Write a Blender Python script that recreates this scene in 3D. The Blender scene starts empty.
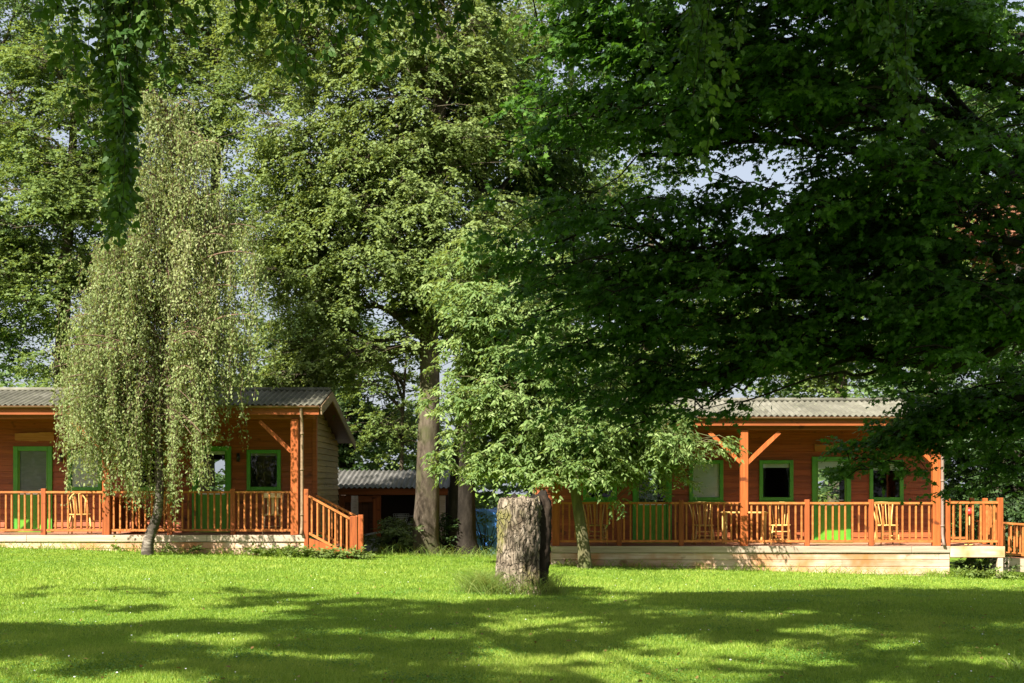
import bpy, math, numpy as np
from mathutils import Vector

SC = bpy.context.scene
COL = SC.collection
RNG = np.random.default_rng(7)
UP = np.array([0., 0., 1.])
EYE, F, HZ = 1.6, 1380.0, 485.0          # eye height, focal length in pixels, horizon row


def P(px, py, Y):
    """world point at depth Y for a place read off the photograph"""
    return np.array([(px - 512.0) / F * Y, Y, EYE - (py - HZ) / F * Y])


def norm(v):
    return v / np.maximum(np.linalg.norm(v, axis=-1, keepdims=True), 1e-9)


def gz(X, Y):
    """lawn height: flat near the camera, tilting down to the east by the cabins"""
    X = np.asarray(X, float); Y = np.asarray(Y, float)
    s = np.clip((Y - 13.0) / 17.0, 0, 1); s = s * s * (3 - 2 * s)
    h = s * (-0.10 - 0.031 * np.clip(X, -13, 13))
    h = h - 0.05 * np.clip(Y - 32.5, 0, 6)
    h = h + 0.025 * np.sin(X * 0.9 + Y * 0.35) * np.sin(Y * 0.6 - X * 0.2) * np.clip((30 - Y) / 10, 0, 1)
    return h


# ------------------------------------------------------------------ materials
class NT:
    def __init__(s, name):
        s.m = bpy.data.materials.new(name); s.m.use_nodes = True
        s.t = s.m.node_tree; s.t.nodes.clear()
        s.out = s.t.nodes.new('ShaderNodeOutputMaterial')

    def n(s, typ, **kw):
        nd = s.t.nodes.new(typ)
        for k, v in kw.items():
            if k in nd.inputs.keys():
                nd.inputs[k].default_value = v
            else:
                setattr(nd, k, v)
        return nd

    def l(s, a, b):
        s.t.links.new(a, b)

    def ramp(s, fac, stops):
        r = s.n('ShaderNodeValToRGB')
        el = r.color_ramp.elements
        while len(el) < len(stops):
            el.new(0.5)
        for e, (p, c) in zip(el, stops):
            e.position = p; e.color = (*c, 1)
        s.l(fac, r.inputs['Fac'])
        return r.outputs['Color']

    def noise(s, scale, detail=4, stretch=(1, 1, 1), rough=0.6, coord='Object'):
        tc = s.n('ShaderNodeTexCoord'); mp = s.n('ShaderNodeMapping')
        mp.inputs['Scale'].default_value = stretch
        s.l(tc.outputs[coord], mp.inputs['Vector'])
        nz = s.n('ShaderNodeTexNoise')
        nz.inputs['Scale'].default_value = scale; nz.inputs['Detail'].default_value = detail
        nz.inputs['Roughness'].default_value = rough
        s.l(mp.outputs['Vector'], nz.inputs['Vector'])
        return nz.outputs['Fac']

    def mix(s, fac, a, b, blend='MIX'):
        m = s.n('ShaderNodeMix', data_type='RGBA', blend_type=blend)
        for sock, v in ((m.inputs[0], fac), (m.inputs[6], a), (m.inputs[7], b)):
            if hasattr(v, 'links') or isinstance(v, bpy.types.NodeSocket):
                s.l(v, sock)
            elif isinstance(v, (tuple, list)):
                sock.default_value = (*v, 1)
            else:
                sock.default_value = v
        return m.outputs[2]

    def bsdf(s, col, rough=0.6, spec=0.3, bump=None, bs=0.3, bd=0.01, metallic=0.0):
        b = s.n('ShaderNodeBsdfPrincipled')
        if isinstance(col, tuple):
            b.inputs['Base Color'].default_value = (*col, 1)
        else:
            s.l(col, b.inputs['Base Color'])
        b.inputs['Roughness'].default_value = rough
        b.inputs['Specular IOR Level'].default_value = spec
        b.inputs['Metallic'].default_value = metallic
        if bump is not None:
            bp = s.n('ShaderNodeBump'); bp.inputs['Strength'].default_value = bs
            bp.inputs['Distance'].default_value = bd
            s.l(bump, bp.inputs['Height']); s.l(bp.outputs['Normal'], b.inputs['Normal'])
        s.l(b.outputs[0], s.out.inputs['Surface'])
        return b


def leaf_mat(name, dark, mid, light, trans=0.35, tcol=None, rough=0.55, spec=0.2):
    m = NT(name)
    at = m.n('ShaderNodeAttribute', attribute_name='tint')
    c = m.ramp(at.outputs['Fac'], [(0.0, dark), (0.5, mid), (1.0, light)])
    b = m.n('ShaderNodeBsdfPrincipled'); m.l(c, b.inputs['Base Color'])
    b.inputs['Roughness'].default_value = rough; b.inputs['Specular IOR Level'].default_value = spec
    t = m.n('ShaderNodeBsdfTranslucent')
    tc = m.mix(0.65, c, tcol or (light[0] * 1.6, light[1] * 1.5, light[2] * 0.6))
    m.l(tc, t.inputs['Color'])
    x = m.n('ShaderNodeMixShader'); x.inputs[0].default_value = trans
    m.l(b.outputs[0], x.inputs[1]); m.l(t.outputs[0], x.inputs[2])
    m.l(x.outputs[0], m.out.inputs['Surface'])
    return m.m


def wood_mat(name, c1, c2, c3, stretch, scale=5, rough=0.6, spec=0.25, knots=True, blotch=None):
    m = NT(name)
    g = m.noise(scale, 6, stretch, 0.65)
    col = m.ramp(g, [(0.28, c1), (0.52, c2), (0.75, c3)])
    if knots:
        k = m.noise(3.1, 2, (1, 1, 1.6), 0.4)
        kf = m.ramp(k, [(0.66, (0, 0, 0)), (0.74, (1, 1, 1))])
        col = m.mix(kf, col, tuple(v * 0.55 for v in c1))
    if blotch:
        k2 = m.noise(1.1, 3, (1, 1, 1), 0.6)
        bf = m.ramp(k2, [(0.42, (0, 0, 0)), (0.62, (1, 1, 1))])
        col = m.mix(bf, col, blotch)
    gi = m.n('ShaderNodeNewGeometry'); oi = m.n('ShaderNodeObjectInfo')
    ad = m.n('ShaderNodeMath', operation='ADD'); m.l(gi.outputs['Random Per Island'], ad.inputs[0]); m.l(oi.outputs['Random'], ad.inputs[1])
    mu = m.n('ShaderNodeMapRange'); m.l(ad.outputs[0], mu.inputs[0]); mu.inputs[1].default_value = .2; mu.inputs[2].default_value = 1.8; mu.inputs[3].default_value = .72; mu.inputs[4].default_value = 1.22
    cb = m.n('ShaderNodeCombineColor'); [m.l(mu.outputs[0], cb.inputs[k]) for k in range(3)]
    col = m.mix(1.0, col, cb.outputs[0], 'MULTIPLY')
    m.bsdf(col, rough, spec, g, 0.25, 0.004)
    return m.m


def bark_mat(name, c1, c2, c3, scale=7, stretch=(1, 1, .3), bs=0.8, bd=0.03, moss=None):
    m = NT(name)
    g = m.noise(scale, 8, stretch, 0.7)
    g2 = m.noise(1.7, 4, (1, 1, .7), 0.6)
    col = m.ramp(g, [(0.3, c1), (0.5, c2), (0.72, c3)])
    if moss:
        f = m.ramp(g2, [(0.48, (0, 0, 0)), (0.64, (1, 1, 1))])
        col = m.mix(f, col, moss)
    m.bsdf(col, 0.9, 0.1, g, bs, bd)
    return m.m


M = {}
XS, ZS, YS = (.25, 4, 4), (4, 4, .25), (4, .25, 4)
M['post'] = wood_mat('post_wood', (.19, .046, .012), (.315, .08, .018), (.41, .12, .03), ZS)
M['rail'] = wood_mat('rail_wood', (.25, .08, .02), (.39, .13, .032), (.48, .19, .055), (2, 2, 2))
M['newel'] = wood_mat('newel_wood', (.17, .043, .013), (.27, .068, .018), (.35, .098, .027), ZS)
M['beam'] = wood_mat('beam_wood', (.16, .042, .012), (.25, .066, .017), (.32, .09, .025), XS)
M['wall'] = wood_mat('wall_cladding', (.19, .048, .015), (.3, .078, .022), (.38, .108, .032), XS, rough=.55, spec=.3)
M['endwall'] = wood_mat('side_cladding', (.2, .13, .045), (.29, .19, .068), (.36, .25, .1), (4, .25, 4))
M['deck'] = wood_mat('deck_boards', (.24, .11, .06), (.33, .15, .085), (.42, .21, .13), XS, blotch=(.36, .2, .12))
M['edge'] = wood_mat('weathered_edge', (.27, .2, .14), (.42, .33, .24), (.54, .44, .34), XS, knots=False)
M['skirt'] = wood_mat('pale_skirt', (.4, .26, .16), (.56, .42, .31), (.66, .54, .43), XS, blotch=(.42, .19, .07))
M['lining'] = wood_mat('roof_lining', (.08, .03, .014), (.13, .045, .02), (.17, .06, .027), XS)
M['barge'] = wood_mat('barge_board', (.14, .09, .05), (.21, .14, .08), (.28, .2, .12), YS)
M['sign'] = wood_mat('sign_plank', (.22, .09, .025), (.33, .14, .04), (.42, .2, .07), XS)
M['chair'] = wood_mat('chair_wood', (.46, .27, .08), (.6, .38, .12), (.68, .46, .17), ZS, rough=.45, knots=False)
M['pale_chair'] = wood_mat('pale_chair_wood', (.5, .34, .17), (.62, .45, .26), (.7, .55, .36), ZS, rough=.45, knots=False)
m = NT('green_paint'); g = m.noise(6, 4); m.bsdf(m.ramp(g, [(.3, (.055, .235, .022)), (.7, (.085, .32, .03))]), .45, .4); M['green'] = m.m
m = NT('lime_door'); g = m.noise(5, 4, (1, 1, .4)); m.bsdf(m.ramp(g, [(.3, (.085, .25, .016)), (.7, (.125, .33, .022))]), .45, .4); M['lime'] = m.m
m = NT('corrugated_sheet'); g = m.noise(1.6, 7, (1, .6, 1), .7)
rc_ = m.ramp(g, [(.3, (.065, .064, .046)), (.5, (.112, .107, .08)), (.72, (.185, .178, .14))])
rl = m.noise(7, 5, (1, .7, 1), .7); rc_ = m.mix(m.ramp(rl, [(.56, (0, 0, 0)), (.66, (.8, .8, .8))]), rc_, (.15, .155, .1))
rl2 = m.noise(3.3, 4, (1, .5, 1), .7); rc_ = m.mix(m.ramp(rl2, [(.58, (0, 0, 0)), (.7, (.7, .7, .7))]), rc_, (.05, .045, .03))
m.bsdf(rc_, .75, .25, g, .2, .005); M['roof'] = m.m
m = NT('grey_corrugated'); g = m.noise(1.9, 7, (1, .6, 1), .7)
m.bsdf(m.ramp(g, [(.3, (.05, .05, .046)), (.5, (.095, .092, .084)), (.72, (.18, .175, .165))]), .6, .3, g, .2, .005); M['shedroof'] = m.m
m = NT('brown_gutter'); m.bsdf((.17, .09, .05), .4, .4); M['gutter'] = m.m
m = NT('grey_pipe'); m.bsdf((.2, .14, .11), .5, .3); M['pipe'] = m.m
m = NT('black_metal'); m.bsdf((.015, .015, .017), .4, .5); M['black'] = m.m
m = NT('steel'); m.bsdf((.5, .5, .5), .3, .5, metallic=.9); M['steel'] = m.m
m = NT('cream_blind'); g = m.noise(20, 2, (.2, 1, 1)); m.bsdf(m.ramp(g, [(.3, (.76, .78, .72)), (.7, (.86, .87, .82))]), .8, .2); M['blind'] = m.m
m = NT('grey_blind'); g = m.noise(20, 2, (.2, 1, 1)); m.bsdf(m.ramp(g, [(.3, (.22, .23, .2)), (.7, (.3, .31, .27))]), .8, .2); M['gblind'] = m.m
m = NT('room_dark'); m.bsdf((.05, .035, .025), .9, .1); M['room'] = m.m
m = NT('white_plastic'); m.bsdf((.62, .62, .6), .4, .4); M['white'] = m.m
m = NT('grey_plastic'); g = m.noise(5, 3); m.bsdf(m.ramp(g, [(.3, (.27, .28, .28)), (.7, (.4, .41, .4))]), .5, .3); M['greyp'] = m.m
m = NT('red_paint'); m.bsdf((.55, .03, .025), .4, .4); M['red'] = m.m
m = NT('rubber'); m.bsdf((.02, .02, .02), .8, .2); M['rubber'] = m.m
m = NT('blue_tarpaulin'); g = m.noise(2.2, 6, rough=.7); m.bsdf(m.ramp(g, [(.3, (.05, .2, .6)), (.7, (.11, .34, .78))]), .4, .4, g, .6, .04); M['blue'] = m.m
# window glass: see-through with a fresnel reflection
m = NT('window_glass')
tr = m.n('ShaderNodeBsdfTransparent'); tr.inputs[0].default_value = (.95, .97, .96, 1)
gl = m.n('ShaderNodeBsdfGlossy'); gl.inputs['Roughness'].default_value = .015
fr = m.n('ShaderNodeFresnel'); fr.inputs['IOR'].default_value = 1.5
x = m.n('ShaderNodeMixShader'); m.l(fr.outputs[0], x.inputs[0]); m.l(tr.outputs[0], x.inputs[1]); m.l(gl.outputs[0], x.inputs[2])
m.l(x.outputs[0], m.out.inputs['Surface']); M['glass'] = m.m
# barks
M['bark'] = bark_mat('grey_brown_bark', (.03, .023, .017), (.08, .062, .045), (.16, .13, .098), moss=(.07, .07, .033))
M['darkbark'] = bark_mat('dark_bark', (.009, .0075, .006), (.021, .017, .013), (.04, .033, .026))  # kept darker than real bark: shade on the second trunk is in this colour
M['youngbark'] = bark_mat('mossy_bark', (.06, .055, .03), (.11, .1, .05), (.17, .15, .09), 12, moss=(.09, .11, .035))
M['stump'] = bark_mat('stump_bark', (.035, .027, .02), (.17, .135, .095), (.44, .37, .28), 10, (1, 1, .45), 1.0, .1, moss=(.15, .13, .05))
m = NT('cracked_stump_bark')
tc = m.n('ShaderNodeTexCoord'); mp = m.n('ShaderNodeMapping'); mp.inputs['Scale'].default_value = (1, 1, .42); m.l(tc.outputs['Object'], mp.inputs['Vector'])
wn = m.n('ShaderNodeTexNoise'); wn.inputs['Scale'].default_value = 5; m.l(mp.outputs[0], wn.inputs['Vector'])
va = m.n('ShaderNodeVectorMath', operation='ADD'); vs = m.n('ShaderNodeVectorMath', operation='SCALE'); vs.inputs['Scale'].default_value = .3
m.l(wn.outputs['Color'], vs.inputs[0]); m.l(mp.outputs[0], va.inputs[0]); m.l(vs.outputs[0], va.inputs[1])
vo = m.n('ShaderNodeTexVoronoi', feature='DISTANCE_TO_EDGE'); vo.inputs['Scale'].default_value = 15; m.l(va.outputs[0], vo.inputs['Vector'])
g = m.noise(11, 8, (1, 1, .5), .7); g2 = m.noise(2.2, 4, (1, 1, .8), .6); g3 = m.noise(3.1, 3, (1.3, 1, .6), .6)
c = m.ramp(g, [(.3, (.085, .066, .046)), (.5, (.2, .162, .118)), (.7, (.38, .32, .245))])
c = m.mix(m.ramp(g2, [(.5, (0, 0, 0)), (.6, (1, 1, 1))]), c, (.16, .145, .055))
c = m.mix(m.ramp(g3, [(.54, (0, 0, 0)), (.66, (.85, .85, .85))]), c, (.075, .055, .036))
ck = m.ramp(vo.outputs['Distance'], [(.0, (.45, .45, .45)), (.13, (1, 1, 1))])
c = m.mix(ck, (.03, .022, .015), c)
hh = m.n('ShaderNodeMath', operation='MULTIPLY_ADD'); m.l(g, hh.inputs[0]); hh.inputs[1].default_value = .6; m.l(ck, hh.inputs[2])
m.bsdf(c, .92, .1, hh.outputs[0], .9, .05); M['stump'] = m.m
m = NT('rotten_heartwood'); g = m.noise(9, 6, (1, 1, .2), .7); m.bsdf(m.ramp(g, [(.3, (.012, .009, .007)), (.7, (.06, .045, .033))]), .95, .05, g, .8, .04); M['rot'] = m.m
m = NT('birch_bark'); g = m.noise(9, 6, (.5, .5, 2.2), .7); g2 = m.noise(3.2, 4, (1, 1, 1.2), .6)
c = m.ramp(g, [(.36, (.02, .017, .014)), (.5, (.11, .09, .07)), (.68, (.34, .3, .25))])
c = m.mix(m.ramp(g2, [(.42, (0, 0, 0)), (.54, (1, 1, 1))]), c, (.05, .04, .03)); m.bsdf(c, .8, .2, g, .7, .02); M['birchbark'] = m.m
m = NT('birch_twig'); m.bsdf((.14, .085, .06), .8, .2); M['twig'] = m.m
# leaves
M['lf_lime'] = leaf_mat('lime_leaves', (.07, .105, .03), (.13, .18, .052), (.205, .26, .085), .34)
M['lf_yellow'] = leaf_mat('yellow_green_leaves', (.06, .10, .025), (.115, .17, .043), (.19, .25, .07), .36)
M['lf_blue'] = leaf_mat('cool_green_leaves', (.045, .085, .028), (.085, .145, .044), (.145, .21, .07), .34)
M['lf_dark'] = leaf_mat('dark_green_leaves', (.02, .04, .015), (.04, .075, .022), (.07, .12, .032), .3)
M['lf_maple'] = leaf_mat('maple_leaves', (.016, .048, .009), (.042, .105, .015), (.105, .2, .03), .36, tcol=(.14, .32, .02))
M['lf_young'] = leaf_mat('young_tree_leaves', (.072, .13, .034), (.132, .205, .058), (.25, .318, .12), .33)
M['lf_birch'] = leaf_mat('birch_leaves', (.10, .145, .045), (.18, .225, .078), (.29, .31, .14), .3)
M['lf_hang'] = leaf_mat('hanging_leaves', (.02, .055, .01), (.045, .1, .016), (.11, .18, .035), .22)
M['lf_copper'] = leaf_mat('copper_leaves', (.13, .055, .035), (.21, .095, .055), (.3, .15, .09), .3)
M['lf_shrub'] = leaf_mat('shrub_leaves', (.05, .085, .03), (.09, .13, .045), (.15, .19, .075), .3)
M['grass'] = leaf_mat('grass_blades', (.075, .15, .017), (.19, .295, .033), (.38, .44, .08), .36, tcol=(.34, .5, .03), rough=.5, spec=.25)
M['longgrass'] = leaf_mat('long_grass_blades', (.06, .13, .02), (.12, .2, .035), (.27, .29, .09), .35)
m = NT('lawn_ground')
g = m.noise(.55, 5, rough=.6); g2 = m.noise(38, 5, (1, .45, 1), .7); g3 = m.noise(3.2, 4, (1, .5, 1), .6)
c = m.ramp(g, [(.3, (.07, .145, .013)), (.5, (.125, .225, .018)), (.72, (.19, .26, .03))])
c = m.mix(m.ramp(g2, [(.3, (.35, .35, .35)), (.62, (1.1, 1.1, 1.1))]), (0, 0, 0), c)
c = m.mix(m.ramp(g3, [(.45, (0, 0, 0)), (.75, (.6, .6, .6))]), c, (.21, .26, .035))
m.bsdf(c, .9, .1, g2, .5, .03); M['lawn'] = m.m


# ------------------------------------------------------------------ builders
class MB:
    def __init__(s):
        s.v = []; s.f = []; s.n = 0; s.sm = []

    def add(s, V, Fc, smooth=False):
        o = s.n; V = np.asarray(V, float)
        s.v.append(V); s.n += len(V)
        for f in Fc:
            s.f.append([i + o for i in f]); s.sm.append(smooth)

    def box(s, a, b, j=0.0):
        x0, y0, z0 = a; x1, y1, z1 = b
        V = [(x0, y0, z0), (x1, y0, z0), (x1, y1, z0), (x0, y1, z0), (x0, y0, z1), (x1, y0, z1), (x1, y1, z1), (x0, y1, z1)]
        s.add(V, [(0, 3, 2, 1), (4, 5, 6, 7), (0, 1, 5, 4), (1, 2, 6, 5), (2, 3, 7, 6), (3, 0, 4, 7)])

    def bbox(s, a, b, r=.008):
        """box with chamfered edges"""
        a = np.array(a, float); b = np.array(b, float)
        r = min(r, *(abs(b - a) * .45))
        V = []; idx = {}
        for ax in range(3):
            for sx in (0, 1):
                for sy in (0, 1):
                    for sz in (0, 1):
                        sg = (sx, sy, sz)
                        p = [(a[k] + r if sg[k] == 0 else b[k] - r) for k in range(3)]
                        p[ax] = a[ax] if sg[ax] == 0 else b[ax]
                        idx[(ax, sg)] = len(V); V.append(p)
        Fc = []
        for ax in range(3):
            o = [k for k in range(3) if k != ax]
            for sd in (0, 1):
                q = []
                for (u, w) in ((0, 0), (1, 0), (1, 1), (0, 1)):
                    sg = [0, 0, 0]; sg[ax] = sd; sg[o[0]] = u; sg[o[1]] = w
                    q.append(idx[(ax, tuple(sg))])
                Fc.append(q)
        for ax in range(3):                                    # edges along ax
            o = [k for k in range(3) if k != ax]
            for u in (0, 1):
                for w in (0, 1):
                    q = []
                    for (e, fa) in ((0, o[0]), (1, o[0]), (1, o[1]), (0, o[1])):
                        sg = [0, 0, 0]; sg[ax] = e; sg[o[0]] = u; sg[o[1]] = w
                        q.append(idx[(fa, tuple(sg))])
                    Fc.append(q)
        for sx in (0, 1):
            for sy in (0, 1):
                for sz in (0, 1):
                    Fc.append([idx[(k, (sx, sy, sz))] for k in range(3)])
        s.add(V, Fc)

    def bar(s, a, b, w, h, up=(0, 0, 1)):
        """rectangular bar from a to b, w wide (sideways), h deep"""
        a = np.array(a, float); b = np.array(b, float); d = norm(b - a)
        sd = np.cross(d, np.array(up, float)); sd = norm(sd); uu = np.cross(sd, d)
        V = []
        for p in (a, b):
            for (i, k) in ((-1, -1), (1, -1), (1, 1), (-1, 1)):
                V.append(p + sd * i * w / 2 + uu * k * h / 2)
        s.add(V, [(3, 2, 1, 0), (4, 5, 6, 7), (0, 1, 5, 4), (1, 2, 6, 5), (2, 3, 7, 6), (3, 0, 4, 7)])

    def tube(s, pts, rad, sides=6, cap=True, lump=0.0, rng=None):
        pts = np.asarray(pts, float); n = len(pts)
        rad = np.broadcast_to(np.asarray(rad, float), (n,))
        t = np.gradient(pts, axis=0); t = norm(t)
        ref = np.array([1., 0, 0]) if abs(t[0][0]) < .8 else np.array([0, 1., 0])
        u = norm(np.cross(t[0], ref)); a = np.linspace(0, 2 * np.pi, sides, endpoint=False)
        rings = []
        ph = (rng or RNG).uniform(0, 6.28, 3) if lump else None
        for i in range(n):
            u = u - t[i] * np.dot(u, t[i]); u = norm(u); w = np.cross(t[i], u)
            rr = rad[i]
            if lump:
                rr = rr * (1 + lump * (np.sin(3 * a + ph[0] + i * .13) + .7 * np.sin(5 * a + ph[1] - i * .21) + .5 * np.sin(8 * a + ph[2] + i * .5)))
                rr = rr[:, None]
            rings.append(pts[i] + rr * (np.cos(a)[:, None] * u + np.sin(a)[:, None] * w))
        V = np.concatenate(rings); Fc = []
        for i in range(n - 1):
            for k in range(sides):
                k2 = (k + 1) % sides
                Fc.append((i * sides + k, i * sides + k2, (i + 1) * sides + k2, (i + 1) * sides + k))
        if cap:
            Fc.append(tuple(range(sides - 1, -1, -1))); Fc.append(tuple((n - 1) * sides + k for k in range(sides)))
        s.add(V, Fc, True)

    def build(s, name, mat, parent=None):
        me = bpy.data.meshes.new(name)
        V = np.concatenate(s.v) if s.v else np.zeros((0, 3))
        if parent is not None:
            V = V - np.array(base_of(parent))
        me.from_pydata(V.tolist(), [], s.f)
        me.polygons.foreach_set('use_smooth', s.sm)
        me.materials.append(mat); me.update()
        return link(name, me, parent)


def base_of(o):
    while o.parent is not None:
        o = o.parent
    return o.location


def link(name, me, parent=None):
    o = bpy.data.objects.new(name, me); COL.objects.link(o)
    if parent is not None:
        o.parent = parent
    return o


def tag(o, label=None, cat=None, group=None, kind=None):
    for k, v in (('label', label), ('category', cat), ('group', group), ('kind', kind)):
        if v:
            o[k] = v
    return o


def thing(name, loc, label, cat, group=None, kind=None):
    o = bpy.data.objects.new(name, None); COL.objects.link(o); o.location = tuple(loc)
    return tag(o, label, cat, group, kind)


TPL = {
    'quad': [(0, 0, 0), (.42, .5, .07), (1, 0, -.10), (.42, -.5, .07)],
    'ovate': [(0, 0, 0), (.22, .42, .05), (.55, .46, .03), (1, 0, -.14), (.55, -.46, .03), (.22, -.42, .05)],
    'long': [(0, 0, 0), (.35, .5, .06), (1, 0, -.2), (.35, -.5, .06)],
    'maple': [(0, 0, 0), (.12, .45, 0), (.38, .28, .04), (.58, .58, -.03), (.66, .2, .03), (1, 0, -.1), (.66, -.2, .03), (.58, -.58, -.03), (.38, -.28, .04), (.12, -.45, 0)],
    'blade': [(0, .5, 0), (1, 0, 0), (0, -.5, 0)],
}


def leaves(name, shape, C, D, Nn, L, W, tint, mat, parent=None):
    tp = np.array(TPL[shape]); k = len(tp); n = len(C)
    D = norm(D); S = norm(np.cross(Nn, D)); Nn = np.cross(D, S)
    L = np.broadcast_to(np.asarray(L, float), (n,)); W = np.broadcast_to(np.asarray(W, float), (n,))
    V = (C[:, None, :] + D[:, None, :] * (tp[:, 0][None, :, None] * L[:, None, None])
         + S[:, None, :] * (tp[:, 1][None, :, None] * W[:, None, None])
         + Nn[:, None, :] * (tp[:, 2][None, :, None] * L[:, None, None])).reshape(-1, 3)
    if parent is not None:
        V = V - np.array(base_of(parent))
    me = bpy.data.meshes.new(name)
    me.vertices.add(n * k); me.vertices.foreach_set('co', V.astype(np.float32).ravel())
    me.loops.add(n * k); me.loops.foreach_set('vertex_index', np.arange(n * k, dtype=np.int32))
    me.polygons.add(n)
    me.polygons.foreach_set('loop_start', np.arange(0, n * k, k, dtype=np.int32))
    me.polygons.foreach_set('loop_total', np.full(n, k, dtype=np.int32))
    at = me.attributes.new('tint', 'FLOAT', 'FACE'); at.data.foreach_set('value', np.clip(tint, 0, 1).astype(np.float32))
    me.materials.append(mat); me.update(calc_edges=True)
    return link(name, me, parent)


def bez(a, c, b, n):
    t = np.linspace(0, 1, n)[:, None]
    return (1 - t) ** 2 * a + 2 * t * (1 - t) * c + t * t * b


def sprays(rng, cl, out, rad, T, m, ll, droop=.25, flat=.5, ldown=.2, tbase=None, upn=1.0):
    """leaf positions on short twigs that fan out of every clump centre"""
    K = len(cl)
    d = norm(out[:, None, :] * .7 + rng.normal(size=(K, T, 3)) * np.array([1, 1, flat]))
    s = (np.linspace(.15, 1, m)[None, None, :] + rng.uniform(-.06, .06, (K, T, m)))
    rr = rad[:, None, None] * rng.uniform(.65, 1.1, (K, T, 1))
    p = cl[:, None, None, :] + d[:, :, None, :] * (s * rr)[..., None]
    p[..., 2] -= droop * rr * s * s
    sd = norm(np.cross(d, UP))
    alt = np.where(np.arange(m) % 2 == 0, 1, -1)[None, None, :, None]
    ax = d[:, :, None, :] * .7 + sd[:, :, None, :] * alt * .8 + rng.normal(size=(K, T, m, 3)) * .3
    ax[..., 2] -= ldown
    nn = UP * upn * .72 + rng.normal(size=(K, T, m, 3)) * .5 + out[:, None, None, :] * .6
    if tbase is None:
        tbase = rng.normal(.5, .16, K)
    ti = tbase[:, None, None] + rng.normal(0, .14, (K, T, m))
    N = K * T * m
    L = ll * rng.uniform(.65, 1.2, N)
    return p.reshape(N, 3), ax.reshape(N, 3), nn.reshape(N, 3), L, ti.reshape(N)


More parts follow.
